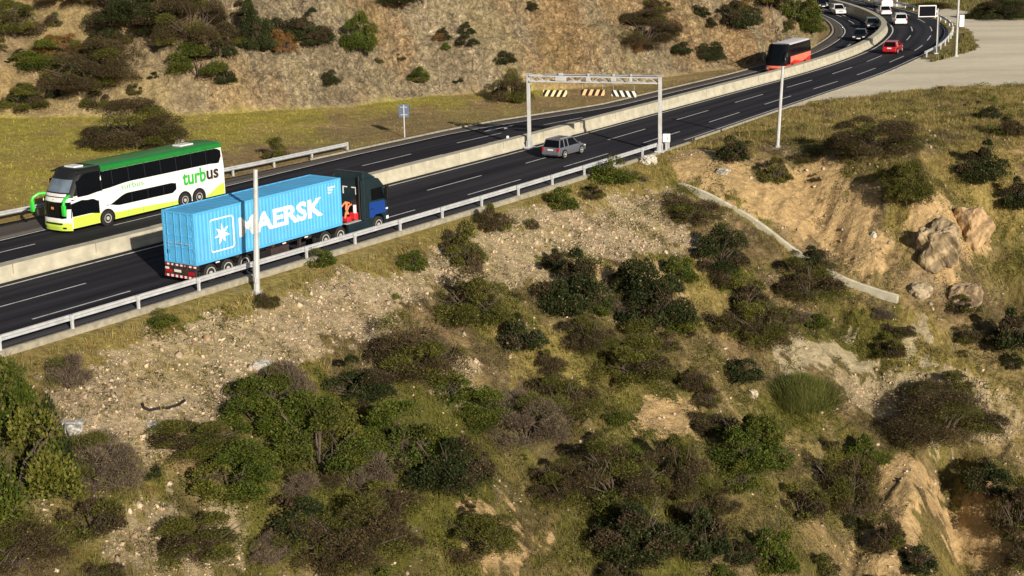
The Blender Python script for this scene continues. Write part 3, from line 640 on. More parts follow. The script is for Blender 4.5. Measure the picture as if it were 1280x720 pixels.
def foliage(kind, size, var):
    key = (kind, size, var)
    if key in LEAF: return LEAF[key]
    r = np.random.default_rng(abs(hash((kind, size, var))) % 99991 if False else (list(SPEC).index(kind)*100+size*10+var+500))
    ca, cb, tw, asp = SPEC[kind]; nl = [1300, 7500, 24000, 70000][size]; ls = [.088, .041, .0215, .0125][size]
    if kind == 'tuft':
        nb = nl; a = r.uniform(0, 6.283, nb); d = np.abs(r.normal(size=nb))*.22; b = np.stack([np.cos(a)*d, np.sin(a)*d, 0*a], 1)
        l = r.uniform(.3, .85, nb)*(1-.6*np.clip(d*1.6, 0, .9)); T = b*1.25+np.stack([.10*r.normal(size=nb), .10*r.normal(size=nb), l], 1)
        w = np.stack([-np.sin(a+r.normal(size=nb)), np.cos(a), 0*a], 1)*ls*.16
        V = np.stack([b-w, b+w, T+w*.2, T-w*.2], 1); t = r.random(nb)
    else:
        nb = r.integers(9, 14)+8*size; a = r.uniform(0, 6.283, nb); rd = .36*np.sqrt(r.random(nb)); br = r.uniform(.10, .21, nb)*(1.15-.16*min(size, 2))
        bc = np.stack([np.cos(a)*rd, np.sin(a)*rd, .04+.66*r.random(nb)**.8*np.clip(1-2.1*rd*rd*2.2, .12, 1)], 1)
        nk = 6; a2 = np.arange(nk)*1.047+r.random(nk)*.6; bc[:nk] = np.stack([np.cos(a2)*.33, np.sin(a2)*.33, .07+.09*r.random(nk)], 1); br[:nk] = r.uniform(.13, .19, nk)
        i = r.integers(0, nb, nl); d = r.normal(size=(nl, 3)); d /= np.linalg.norm(d, axis=1)[:, None]; d[:, 2] = np.abs(d[:, 2])*.95-.18
        rad = br[i]*np.where(r.random(nl) < .7, 1-.35*r.random(nl)**2, r.random(nl)**.5)*(1+.22*r.normal(size=nl)*(r.random(nl) < .25))
        c = bc[i]+d*rad[:, None]*np.array([1, 1, 1.15]); c[:, 2] = np.where(c[:, 2] < .0, r.uniform(-.05, .06, nl), c[:, 2]); spk = r.random(nl) < .07; c[spk] += (d*np.array([.09, .09, .16])*r.random((nl, 1)))[spk]
        # long thin twigs for the bare kinds, leaves for the rest
        istw = (r.random(nl) < tw) | spk; out = d+.7*r.normal(size=(nl, 3)); out[:, 2] += .7; out /= np.linalg.norm(out, axis=1)[:, None]
        side = np.cross(out, r.normal(size=(nl, 3))); side /= np.linalg.norm(side, axis=1)[:, None]
        L = np.where(istw, ls*r.uniform(1.6, 3.6, nl), ls*r.uniform(.7, 1.5, nl)); wd = np.where(istw, ls*.09, L*asp*.5+.002)
        h = out*L[:, None]*.5; w = side*wd[:, None]
        V = np.stack([c-h, c-h*.1-w, c+h, c-h*.1+w], 1); t = np.clip(.5*r.random(nl)+.5*r.random(nb)[i]+.12*r.normal(size=nl), 0, 1)
        hole = (vn(c[:, 0]*7, c[:, 1]*7+c[:, 2]*5, 77+var) < .16); V = V[~hole]; t = t[~hole]
    n = len(V); F = np.arange(4*n).reshape(n, 4)
    col = col_mix(kind, t, r, n, i[~hole] if kind != 'tuft' else None, nb) if kind != 'tuft' else np.array(ca)*(1-t[:, None])+np.array(cb)*t[:, None]; col = col*r.uniform(.8, 1.25, (n, 1))
    dead = r.random(n) < .02; col[dead] = np.array([.19, .14, .08])
    LEAF[key] = np_mesh('foliage', V.reshape(-1, 3), F, np.repeat(col, 4, 0)); LEAF[key].materials.append(MT['leaf'])
    return LEAF[key]
STEM = {}
def stems(var):
    if var in STEM: return STEM[var]
    rd_ = random.Random(var+40); mb = MB()
    for q in range(11):
        a = rd_.uniform(0, 6.283); l = rd_.uniform(.2, .42); x, y = math.cos(a), math.sin(a); top = rd_.uniform(.25, .6)
        p0 = Vector((x*.02, y*.02, -.06)); p1 = Vector((x*l*.4, y*l*.4, top*.5)); p2 = Vector((x*l+rd_.uniform(-.05, .05), y*l+rd_.uniform(-.05, .05), top))
        mb.tube([p0, p1, p2], [.013, .009, .004], 5)
        for _ in range(2):
            b = p1.lerp(p2, rd_.uniform(.1, .7)); mb.tube([b, b+Vector((rd_.uniform(-.14, .14), rd_.uniform(-.14, .14), rd_.uniform(.08, .2)))], [.005, .002], 4)
    o = mb.build('stems', MT['bark']); STEM[var] = o.data; bpy.data.objects.remove(o)
    return STEM[var]
def shrub(px, py, w, h, kind, label=None, group=None, pt=None, name=None, wm=None, hm=None):
    if pt is None:
        p = hit(px, py); dist = (p-CAM)@FW; sc = dist/FPX; wm = w*sc; hm = h*sc*1.0
        d = p[:2]-CAM[:2]; d /= np.linalg.norm(d); c = p[:2]+d*wm*.30
        if kind == 'tuft': hm *= 1.1
    else: c = pt
    gk = 1.0 if pt is not None or py < 330 else 1.0
    z = float(zfun([c[0]], [c[1]])[0]); size = 0 if wm < 1.3 else (1 if wm < 3.4 else (2 if wm < 6 else 3)); v = random.randrange(3)
    o = empty(name or ('grass_tussock' if kind == 'tuft' else 'shrub'), (c[0], c[1], z-.04), random.uniform(0, 6.28)); o.scale = (wm*1.14*gk, wm*1.14*gk, hm*1.28)
    obj_me('foliage', foliage(kind, size, v), None, o)
    if size and kind != 'tuft': obj_me('stems', stems(v), None, o)
    tag(o, label, 'grass' if kind == 'tuft' else 'shrub', group)
    return o
NEARB = [
 (10,672,175,205,'green','large leafy dark green bush cut off by the left picture edge below the road'),
 (66,610,46,130,'dark','added black green bush standing in for the shade at the right side of the large leafy bush'),  # narrow dark bush added in place of the deep shade there
 (203,412,38,24,'green','low bright green bush just under the guardrail, left of the white pole'),
 (85,492,58,56,'twig','grey brown withered bush beside the left end of the guardrail'),
 (332,389,34,30,'brown','small round brown bush right at the foot of the nearest white pole'),
 (398,336,42,24,'green','low green bush touching the guardrail under the trailer wheels'),
 (515,343,40,30,'green','compact round dark green bush alone on the pale rubble below the blue truck cab'),
 (583,342,56,54,'olive','upright olive brown bush on the rubble, fourth from the white pole along the rail'),
 (617,296,44,38,'brown','brown green bush in the tall grass close below the guardrail'),
 (703,268,38,32,'green','tidy round dark green bush on rubble, uphill from the big dark pair'),
 (768,237,58,36,'green','spreading green bush tucked under the guardrail left of the white boulder'),
 (740,252,34,24,'olive','small olive bush below and left of the spreading green one by the boulder'),
 (665,288,18,24,'brown','tiny dry brown bush between two round ones below the guardrail'),
 (592,418,110,76,'olive','wide olive and brown bush sitting on the lower edge of the rubble'),
 (520,478,135,86,'brown','wide dark brown bush with green sprigs at the rubble edge, mid slope'),
 (560,505,66,44,'green','green bush hugging the right foot of the wide brown one, mid slope'),
 (718,402,98,92,'dark','tall dense dark green bush in the centre of the slope, left of the pair'),
 (652,450,64,50,'dark','dark green bush below the wide olive one at slope centre'),
 (815,428,105,100,'dark','tallest dark green bush of the central slope, right of the pair'),
 (735,455,80,55,'brown','brown twiggy bush between the two tall dark green bushes'),
 (864,290,84,44,'brown','dark brown bush at the head of the concrete drain'),
 (898,350,78,62,'dark','dark bush left of the concrete drain where it disappears'),
 (850,360,44,36,'green','green bush on bare soil left of the drain bushes'),
 (1012,348,62,40,'dark','dark bush overhanging the upper part of the concrete drain'),
 (1010,392,100,62,'brown','dark brown thicket below the middle of the concrete drain'),
 (955,452,90,72,'brown','purplish brown round bush left of the bare dirt shelf'),
 (925,486,60,34,'dark','low dark bush below the purplish one near the dirt shelf'),
 (1092,206,126,58,'brown','long dark brown thicket along the top of the eroded soil face'),
 (1135,278,64,70,'olive','green brush running down from the long thicket beside the soil face'),
 (1226,246,66,58,'dark','dark round bush above the pale boulders near the right edge'),
 (1272,274,40,44,'dark','dark bush at the right picture edge behind the boulders'),
 (915,208,42,38,'dark','dark bush in the grass left of the tall thin pole'),
 (968,230,44,36,'olive','olive bush right below the base of the tall thin pole'),
 (1008,211,34,22,'brown','small brown bush right of the tall thin pole'),
 (1262,172,44,30,'brown','brown bush in the upper right grass at the picture edge'),
 (1238,150,30,20,'dark','small dark bush on the upper right grass crest'),
 (1002,516,74,34,'tuft','big bright green grass tussock below the bare dirt shelf'),
 (932,606,108,84,'green','dense domed dark green bush, largest rounded one of the lower right slope'),
 (850,640,86,104,'brown','tall brown twiggy bush left of the dense domed green one'),
 (1060,662,84,104,'brown','tall brown bush under the small green dome in the lower right'),
 (1076,600,48,46,'green','small round green dome above the tall brown bush in the lower right'),
 (1172,598,160,70,'brown','very wide dark brown thicket below the stony patch in the lower right'),
 (1232,642,64,44,'dark','dark bush under the right end of the very wide brown thicket'),
 (1266,690,58,84,'brown','brown bush at the right picture edge near the bottom'),
 (966,728,60,66,'green','green bush cut by the bottom edge below the dense dome'),
 (1140,728,56,36,'dark','dark bush cut by the bottom edge on the eroded gully floor'),
 (1262,450,60,58,'dark','dark green bush at the right edge above the stony patch'),
 (1205,400,40,28,'olive','olive bush between the drain end and the right edge'),
 (800,728,120,86,'dark','dark bush cut by the bottom edge right of centre'),
 (772,652,130,88,'brown','broad dark brown bush, lower centre of the slope'),
 (655,582,126,82,'twig','feathery grey olive bush of fine twigs at lower centre'),
 (700,640,90,60,'brown','brown bush between the feathery one and the broad dark one'),
 (452,515,96,60,'dark','dark green bush at the lower rubble edge above the green mass'),
 (400,606,130,100,'green','tall green bush in the middle of the lower left green mass'),
 (500,600,120,90,'green','green bush at the right side of the lower left green mass'),
 (562,640,110,90,'dark','dark bush right of the lower left green mass'),
 (330,556,110,74,'green','green bush at the upper left of the green mass'),
 (350,510,80,56,'twig','sparse grey bush of bare twigs on the rubble edge, lower left'),
 (240,596,130,40,'olive','low spreading olive bush below the black hose'),
 (118,640,124,86,'twig','bare greyish bush with radiating branches right of the large leafy bush'),
 (290,655,130,72,'green','green bush above the stony patch at the lower left'),
 (250,728,130,62,'olive','olive bush cut by the bottom edge at the lower left'),
 (440,735,150,86,'brown','wide brown bush cut by the bottom edge left of centre'),
 (25,735,140,60,'brown','low brown bush in the bottom left corner'),
 (380,690,90,54,'dark','dark bush between the green mass and the bottom edge'),
 (600,720,110,60,'olive','olive bush near the bottom edge at lower centre'),
 (885,715,60,86,'dark','narrow dark bush near the bottom edge below the domed one'),
 (790,500,110,56,'olive','low olive bush under the tallest dark green bush'),
 (700,535,110,60,'brown','low brown bush in the middle of the slope below the twiggy one'),
 (600,545,90,50,'green','green bush beside the small stony hollow at slope centre'),
 (1110,690,40,50,'brown','thin brown bush between gully and tall brown bush, lower right'),
 (1000,655,66,50,'olive','olive bush right below the dense domed bush'),
 (1190,505,50,30,'olive','low olive bush on the right stony patch'),
 (930,395,60,46,'olive','olive bush between tall dark green bush and the drain thicket'),
 (775,370,44,34,'brown','brown bush squeezed behind the two tall dark green bushes'),
 (480,665,90,50,'brown','dark brown bush at the lower side of the green mass'),
]
FARB = [
 (172,187,112,62,'brown','big purple brown bush on the grass strip behind the green and white bus'),
 (120,144,104,66,'brown','big purple brown bush on the hillside above the bus bush'),
 (72,84,52,32,'rust','rusty orange bush on the upper left hillside'),
 (245,88,84,70,'brown','dark brown bush above the bare pale scar, upper left'),
 (172,62,96,56,'dark','dark bush cluster near the top edge left of the brown one'),
 (322,68,38,62,'dark','upright dark green bush on the cutting, first of the tall three'),
 (390,60,48,42,'dark','rounded dark green bush on the cutting between two upright ones'),
 (449,64,38,52,'green','upright green bush at the left end of the rock ledge'),
 (500,38,56,32,'dark','dark bush near the top edge over the rock ledge'),
 (55,106,60,36,'green','green bush on the left hillside below the rusty one'),
 (30,146,56,30,'olive','olive bush at the foot of the left hillside'),
 (250,136,60,36,'green','green bush at the cliff foot left of centre'),
 (285,116,24,20,'dark','small dark bush on the cutting above the green cliff foot bush'),
 (412,114,22,20,'dark','small dark bush low on the rock cutting right of the scars'),
 (640,127,46,44,'brown','brown bush on the grass strip behind the left gantry post'),
 (345,197,26,24,'olive','small olive bush on the verge over the blue container'),
 (585,76,24,16,'dark','small dark bush on the middle of the rock face'),
 (790,28,92,38,'dark','long dark bush near the top edge above the gantry'),
 (806,82,76,46,'brown','brown bush low on the cutting above the striped boards'),
 (888,82,34,24,'dark','dark bush at the cliff foot left of the orange coach'),
 (20,62,60,50,'olive','olive bush at the upper left picture edge'),
 (95,30,80,40,'rust','rusty bush at the top edge of the left hillside'),
 (700,22,40,24,'olive','olive bush near the top edge at centre'),
 (925,44,46,40,'dark','dark bush on the hill nose above the orange coach'),
 (960,40,46,44,'olive','olive bush on the hill nose right of the dark one'),
 (995,36,46,46,'green','green bush at the end of the hill above the road bend'),
 (1012,48,34,26,'green','bright green bush beside the shoulder at the road bend'),
 (880,14,70,34,'dark','dark bush on the hill top near the top edge'),
]
for b in NEARB: shrub(*b)
for b in FARB: shrub(b[0], b[1]+3, b[2]*1.2, b[3]*1.15, *b[4:])
tag(shrub(1250, 26, 74, 34, 'dark'), 'dark thick bush across the gravel lot at the upper right corner', 'shrub')
tag(shrub(1222, 24, 40, 16, 'olive'), 'low olive bush left of the thick one across the gravel lot', 'shrub')
tag(shrub(1160, 12, 60, 10, 'olive'), 'long low olive hedge bush behind the dark message board', 'shrub')
# low leafy growth and litter between the bushes
p = scatter(230000, VIEW_NEAR, sd=31); W, c0, (s, o, e, k, dd, hd) = surface(p[:, 0], p[:, 1]); r = np.random.default_rng(32)
nn = fbm(p[:, 0]/1.6, p[:, 1]/1.6, 311, 3); m = (r.random(len(p)) < np.clip(W['green']*.9+W['brown']*.9+.15*W['grass']+1.1*nn-.12, 0, 1)) & (e > 2)
p = p[m]; nn = nn[m]; n = len(p); nq = 4; c = np.repeat(p, nq, 0)+r.normal(size=(n*nq, 2))*.09; up = r.random(n*nq)*np.clip(.16+.5*np.repeat(nn, nq), .05, .5)
c = np.concatenate([c, (zfun(c[:, 0], c[:, 1])+up)[:, None]], 1); u_ = r.normal(size=(n*nq, 3)); u_ /= np.linalg.norm(u_, axis=1)[:, None]; v_ = np.cross(u_, r.normal(size=(n*nq, 3))); v_ /= np.linalg.norm(v_, axis=1)[:, None]
tw = r.random((n*nq, 1)) < np.repeat(W['brown'][m]/(W['brown'][m]+W['green'][m]+1e-3), nq)[:, None]*.8; Lq = np.where(tw, .16, .07)*r.uniform(.6, 1.4, (n*nq, 1)); Wq = np.where(tw, .009, .028)
V = np.stack([c-u_*Lq, c-v_*Wq, c+u_*Lq, c+v_*Wq], 1).reshape(-1, 3); t = r.random((n*nq, 1))
cc = np.where(tw, np.array([[.06, .042, .03]])*(1-t)+np.array([[.16, .12, .08]])*t, np.array([[.035, .042, .008]])*(1-t)+np.array([[.115, .110, .022]])*t)
tag(obj_me('low_growth', np_mesh('low_growth', V, np.arange(4*n*nq).reshape(-1, 4), np.repeat(cc, 4, 0)), MT['leaf']), 'low leafy growth and twig litter between the bushes', 'undergrowth', kind='stuff')
# small scrub, scattered by what grows there
def small(n, P, kinds, lo, hi, label, group, sd, cond, name=None):
    r = np.random.default_rng(sd); p = scatter(n*6, P, sd=sd); W, _, q = surface(p[:, 0], p[:, 1]); ok = np.where(cond(W, q, r))[0][:n]
    for i in ok:
        wm = float(r.uniform(lo, hi)); shrub(0, 0, 0, 0, kinds[int(r.integers(len(kinds)))], label, group, pt=p[i], wm=wm, hm=wm*float(r.uniform(.55, .9)), name=name)
small(92, LOWER, ['olive', 'brown', 'dark', 'twig', 'green', 'brown', 'olive'], 1.0, 2.8, 'low scrub clump among the larger bushes of the near slope', 'scrub clumps on the near slope', 21,
      lambda W, q, r: (q[4] > 3) & (r.random(len(W['green'])) < W['green']+W['brown']*1.1+.25*W['soil']-.6*W['rubble']-W['sand']))
small(46, VIEW_NEAR, ['olive', 'twig', 'tuft', 'tuft', 'brown'], .4, 1.0, 'small weed clump dotted over rubble and dry grass', 'weed clumps on rubble and grass', 22,
      lambda W, q, r: (q[2] > 1.6) & (r.random(len(W['green'])) < W['rubble']*.6+W['grass']), 'weed_clump')
CUT = poly_w([(-40, 150), (140, 143), (430, 124), (640, 100), (860, 75), (1010, 48), (1000, 2), (860, 2), (600, 2), (300, 2), (-40, 2)])
small(76, CUT, ['dark', 'brown', 'olive', 'dark', 'green', 'rust'], .7, 3.1, 'small scrub plant rooted in the rock cutting', 'scrub on the rock cutting', 23,
      lambda W, q, r: (q[5] > .8) & (r.random(len(W['green'])) < W['green']+W['brown']+.5*W['grass']+.10))
# ------------------------------------------------------------------ boulders and the drain chute
def boulder(px, py, w, h, label, col, sd, depth=.8, name='boulder'):
    p = hit(px, py); sc = ((p-CAM)@FW)/FPX; bm = bmesh.new(); bmesh.ops.create_icosphere(bm, subdivisions=5, radius=.5)
    co = np.array([v.co[:] for v in bm.verts]); u = co*3.1+sd*7
    f = 1+.34*fbm(u[:, 0]+u[:, 2]*.7, u[:, 1]-u[:, 2]*.6, sd, 4)+.30*(ridged(u[:, 0]*.8+u[:, 2], u[:, 1]*.8-u[:, 2]*.4, sd+3, 4)-.6)+.10*(ridged(u[:, 0]*3+u[:, 2]*2, u[:, 1]*3, sd+5, 3)-.6)
    fl = np.clip(co, -.36, .40)*1.2                                    # flattened, broken faces
    co = fl*f[:, None]
    for v, c in zip(bm.verts, co): v.co = c
    me = bpy.data.meshes.new(name); bm.to_mesh(me); bm.free()
    c0 = np.array(col)[None]*(.62+.6*vn(co[:, 0]*9, co[:, 1]*9+co[:, 2]*8, sd)[:, None])*(1-.45*ramp(fbm(co[:, 0]*6, co[:, 2]*6+co[:, 1]*3, sd+9, 3), .05, .4)[:, None])
    a = me.attributes.new('Col', 'FLOAT_COLOR', 'POINT'); a.data.foreach_set('color', np.concatenate([c0, np.ones((len(co), 1))], 1).astype(np.float32).ravel())
    o = obj_me(name, me, MT['stone']); o.scale = (w*sc, w*sc*depth, h*sc); d = p[:2]/np.linalg.norm(p[:2])
    o.location = (p[0]+d[0]*w*sc*.2, p[1]+d[1]*w*sc*.2, p[2]+h*sc*.22); o.rotation_euler = (0, 0, sd*.7)
    return tag(o, label, 'rock')
boulder(811, 205, 20, 14, 'white rounded boulder in the grass below the right gantry post', (.55, .52, .45), 1)
boulder(1172, 326, 58, 58, 'large tan outcrop with a steep broken face, left of the pair near the right edge', (.36, .275, .165), 2, .9)
boulder(1212, 300, 46, 52, 'tall smooth orange tan outcrop, right of the pair near the right edge', (.42, .29, .16), 3, .9)
boulder(1206, 382, 42, 36, 'orange rock below the pair of outcrops near the right edge', (.38, .28, .17), 4)
boulder(1150, 370, 26, 20, 'small tan rock between the drain end and the orange rock', (.38, .31, .21), 5)
boulder(904, 217, 18, 9, 'flat pale rock in the soil left of the tall thin pole', (.46, .42, .34), 6)
boulder(90, 540, 34, 16, 'whitish flat slab at the left end of the rubble', (.52, .50, .46), 7)
boulder(190, 536, 22, 9, 'small pale slab just below the black hose', (.48, .46, .42), 8)
boulder(328, 462, 22, 12, 'cluster of whitish broken stone on the right part of the rubble', (.52, .49, .43), 9)
boulder(941, 496, 12, 12, 'small cream block left of the green tussock', (.46, .40, .30), 10)
boulder(225, 180, 12, 9, 'small cream stone at the edge of the big purple brown bush', (.55, .48, .34), 11)
boulder(1092, 296, 7, 8, 'little white stone left of the large tan outcrop', (.6, .58, .52), 12)
mb = MB(); n = 60; cc = CHUTE; sl = np.r_[0, np.cumsum(np.hypot(*np.diff(cc, axis=0).T))]; q = np.linspace(0, sl[-1], n)
cx_ = np.interp(q, sl, cc[:, 0]); cy_ = np.interp(q, sl, cc[:, 1]); tx = np.gradient(cx_); ty = np.gradient(cy_); tl = np.hypot(tx, ty); nx, ny = ty/tl, -tx/tl
zc = zfun(cx_, cy_); kz = np.ones(21)/21; zc = np.convolve(np.pad(zc, 10, 'edge'), kz, 'valid')+.22
prof = [(-.21, -.4), (-.21, .18), (-.155, .18), (-.11, .06), (.11, .06), (.155, .18), (.21, .18), (.21, -.4)]
mb.loft([[(cx_[i]+nx[i]*a, cy_[i]+ny[i]*a, zc[i]+b) for a, b in prof] for i in range(n)])
tag(mb.build('drain_chute', MT['concrete']), 'concrete drain chute running down the slope through the bushes', 'drain')
hp = [hit(*t) for t in [(178, 507), (180, 512), (187, 515), (198, 513), (212, 512), (224, 508), (231, 503)]]
tag(MB().tube([(a[0], a[1], a[2]+.10) for a in hp], [.07]*7, 8).build('rubber_hose', MT['hose_black'], smooth=True), 'short curved black hose lying on the pale rubble', 'hose')
# ------------------------------------------------------------------ median barrier, guardrails
def sweep(mb, s, prof, closed=True):
    """profile of (o(s), z) functions swept along the road"""
    rows = [np.concatenate([P_(s, f(s)+0*s)[:, :2], (zz(s)+0*s)[:, None]], 1) for f, zz in prof]
    mb.loft([[rows[k][i] for k in range(len(rows))] for i in range(len(s))])
bz = lambda h: (lambda s: np.asarray(h)+BANK(s)*0)
z0 = lambda s: BANK(s)-.05
mb = MB(); s = np.arange(20, 345, 1.5)
sweep(mb, s, [(lambda s: -.66, lambda s: -.05), (lambda s: -.66, lambda s: .09), (lambda s: -.82, lambda s: .34), (lambda s: -.84, lambda s: .88), (lambda s: -1.58, lambda s: .88), (lambda s: -1.62, lambda s: .34), (lambda s: MED, lambda s: .09), (lambda s: MED, z0)])
bar = mb.build('median_barrier', MT['concrete']); tag(bar, 'long pale concrete barrier between the two carriageways', 'barrier')
mb = MB()
for k in range(70):                                               # open joints between cast lengths
    a = 22+6.0*k
    if a > 340: break
    c = P_(np.array([a]), np.array([-1.19]))[0]; mb.box((c[0], c[1], .445), (.045, .765, .876), Matrix.Rotation(heading(a), 3, 'Z'))
mb.build('joint', MT['strip_concrete'], bar)
def guardrail(name, label, s0, s1, fo, side, sp0, step, zf=lambda s: 0*s, zf0=0.0):
    """W-beam on posts; side +1 when the posts stand to the right of the beam"""
    root = empty(name, (*P_(np.array([s0]), fo(np.array([s0])))[0][:2], zf0)); tag(root, label, 'guardrail'); L0 = Vector(root.location)
    def off(o): o.location = -L0; return o
    s = np.arange(s0, s1, 1.2); mb = MB(); w = [(.0, .44), (.03, .47), (.075, .52), (.03, .57), (.0, .595), (.03, .62), (.075, .67), (.03, .72), (.0, .755)]
    prof = [(lambda s, a=a: fo(s)-side*a, lambda s, b=b: b+zf(s)) for a, b in w]+[(lambda s, a=a: fo(s)-side*(a-.012), lambda s, b=b: b+zf(s)) for a, b in w[::-1]]
    sweep(mb, s, prof); off(mb.build('rail', MT['galv'], root))
    a = sp0; pm = None
    while a < s1:
        if a > s0:
            p = P_(np.array([a]), fo(np.array([a]))+side*.10)[0]; zz = float(zf(np.array([a]))[0]); h = heading(a)
            if pm is None:
                m = MB(); m.box((0, 0, .10), (.11, .15, 1.30), bev=.012); m.box((0, side*.055*-1, .6), (.12, .09, .30)); m.box((0, 0, -.10), (.2, .24, .04))
                po = m.build('post', MT['galv_bright'], root); pm = po.data
            else: po = obj_me('post', pm, None, root)
            po.location = Vector((p[0], p[1], zz))-L0; po.rotation_euler = (0, 0, h)
        a += step
    return root
guardrail('guardrail', 'grey steel guardrail on the near road edge ending at the right gantry post', 56, 174.2, lambda s: RIGHT(s)+.30, 1, 138.65-4.35*19, 4.35)
guardrail('guardrail', 'grey steel guardrail behind the green and white bus on the far road edge', 60, 161.5, lambda s: KERB(s)-.25, -1, 62, 4.3)
guardrail('guardrail', 'pale guardrail around the outside of the far road bend by the gravel lot', 243.5, 344, lambda s: RIGHT(s)+.5, 1, 244, 4.3)
# ------------------------------------------------------------------ gantry with height boards
A = ground(825, 190); B = ground(662, 185); A[2] = B[2] = 0
u = (A-B)/np.linalg.norm(A-B); v = np.array([-u[1], u[0], 0]); Lg = float(np.linalg.norm(A-B)); gz = math.atan2(u[1], u[0])
g = empty('gantry', (B[0], B[1], 0), gz); tag(g, 'grey steel portal gantry spanning the near carriageway', 'gantry')
HG = 5.75
for x, z in ((0, 0.0), (Lg, 0.0)):
    m = MB(); m.box((x, 0, HG/2+.1), (.26, .26, HG+.3), bev=.02); m.box((x, 0, .06), (.75, .75, .12), bev=.02); m.box((x, 0, HG+.27), (.5, .5, .06))
    for a in (-.19, .19): m.box((x+a, 0, .35), (.04, .3, .5))
    m.build('post', MT['white_steel'], g)
m = MB(); hh = .44
for yy in (-.28, .28):
    for zz in (0, hh): m.box((Lg/2, yy, HG-.3+zz), (Lg-.34, .09, .09))
    n = 16; w_ = (Lg-.34)/n
    for i in range(n):
        x = .17+w_*i; za, zb = (HG-.3, HG-.3+hh) if i % 2 == 0 else (HG-.3+hh, HG-.3)
        m.tube([(x, yy, za), (x+w_, yy, zb)], .032, 6)
for i in range(17):
    x = .17+w_*i
    for zz in (0, hh): m.box((x, 0, HG-.3+zz), (.05, .5, .05))
m.build('truss_beam', MT['white_steel'], g)
m = MB()
m.box((Lg*.56, 0, HG+.262), (Lg*.86, .36, .04)); m.build('walkway_plate', MT['galv'], g)
for x, d in ((Lg*.26, .9), (Lg*.47, .35), (Lg*.66, .4), (Lg*.79, .22)):
    m = MB(); m.box((x, -.34, HG-.05), (d, .14, .34), bev=.02); m.box((x, -.28, HG+.3), (d*.4, .2, .18), bev=.02); m.build('sensor_box', MT['white_steel'], g)
def board(px, py, w, h, matn, tilt, label):
    t = ((px-662)/(825-662))*Lg; z = (190-(190-185)*(1-t/Lg)-py)/15.4
    o = empty('clearance_board', (B[0]+u[0]*t, B[1]+u[1]*t, z), gz); tag(o, label, 'height sign', None)
    m = MB(); m.box((0, 0, 0), (w, .05, h), bev=.008); p = m.build('panel', MT[matn], o); p.rotation_euler = (0, tilt, 0)
    for x in (-w*.42, w*.42):
        m = MB(); m.tube([(x, 0, h/2-.03), (x*1.02, 0, HG-.33-z)], .014, 6); m.build('hanger', MT['galv'], o)
board(695.5, 117, 2.0, .52, 'board_amber', 0, 'amber and black striped height board hung nearest the left gantry post')
board(742.5, 116.5, 1.95, .48, 'board_orange', 0, 'orange and black striped height board hung in the middle of the gantry')
board(781, 118.5, 2.0, .48, 'board_white', .03, 'white and black striped height board hung nearest the right gantry post')
p = ground(829, 188); c = empty('control_cabinet', (p[0]+.25, p[1]-.1, 0), gz); tag(c, 'white control cabinet on a stand beside the right gantry post', 'cabinet')
m = MB(); m.box((0, 0, 1.02), (.55, .42, .66), bev=.04); m.build('box', MT['car_white'], c)
m = MB(); m.box((0, 0, .34), (.16, .16, .72)); m.box((0, 0, .03), (.5, .5, .06)); m.build('stand', MT['white_steel'], c)
m = MB(); m.box((-.02, -.216, 1.02), (.46, .012, .56), bev=.003); dr = m.build('door', MT['letter_white'], c); m = MB(); m.box((.15, -.235, 1.02), (.03, .03, .12)); m.build('handle', MT['black_plastic'], dr)
p = ground(619, 187, 0); m = MB(); m.box((0, 0, .25), (.20, .12, .62), bev=.02); m.box((0, 0, -.04), (.3, .2, .05)); q = m.build('marker_post', MT['letter_white']); q.location = (p[0]-.2, p[1]+.3, .05); q.location = (*P_(np.array([so(p[:2])[0][0]+1.2]), np.array([-1.9]))[0][:2], .42)
tag(q, 'little white marker post on the far side of the barrier left of the gantry', 'marker post')
mb_ = MB(); mb_.box((q.location.x, q.location.y, .05), (.14, .1, .2)); _f = mb_.build('foot', MT['black_plastic'], q); _f.location = -Vector(q.location)
# ------------------------------------------------------------------ poles and signs
def pole(px, py, h, r0, r1, label, name='pole', cat='pole', lean=0.0, ground0=False):
    p = ground(px, py) if ground0 else hit(px, py)
    o = empty(name, (p[0], p[1], p[2])); o.rotation_euler = (0, lean, 0); tag(o, label, cat)
    m = MB(); m.tube([(0, 0, -.4), (0, 0, h*.5), (0, 0, h)], [r0, (r0+r1)/2, r1], 8); m.build('shaft', MT['white_steel'], o, smooth=True)
    m = MB(); m.tube([(0, 0, -.1), (0, 0, .10)], r0*1.7, 8); m.tube([(0, 0, .1), (0, 0, .14)], r0*1.25, 8); m.build('base_flange', MT['galv'], o)
    m = MB(); m.tube([(0, 0, h), (0, 0, h+.05)], r1*1.06, 8); m.build('cap', MT['galv_bright'], o)
    return o
o = pole(321, 366, 6.8, .18, .12, 'thick white pole nearest the viewer, in front of the container truck', lean=.05)
m = MB(); m.box((0, -.2, .75), (.16, .03, .34), bev=.008); m.build('access_door', MT['galv'], o)
o = pole(972, 184, 6.45, .15, .115, 'tall thin white pole on the slope in front of the orange coach', lean=.045)
m = MB(); m.box((0, -.14, .8), (.12, .03, .3), bev=.008); m.build('access_door', MT['galv'], o)
o = pole(1195, 70, 12.5, .15, .10, 'tallest white pole on the grass island, running out of the top of the picture', 'lamp_pole', 'lamp pole', ground0=True)
m = MB(); m.box((.42, -.1, 4.1), (.55, .4, 1.35), bev=.04); m.build('equipment_box', MT['car_white'], o)
m = MB(); m.tube([(0, 0, 12.3), (-1.2, .4, 12.9), (-2.4, .8, 13)], .06, 8); m.build('arm', MT['white_steel'], o)
m = MB(); m.box((-2.7, .9, 12.98), (.8, .32, .14), bev=.04); m.build('lamp_head', MT['galv'], o)
pole(1121, 5, 9, .16, .1, 'pale pole beyond the bend above the white van', ground0=True)
pole(1249, 11, 9, .16, .1, 'pale pole in front of the thick bush in the upper right corner', ground0=True)
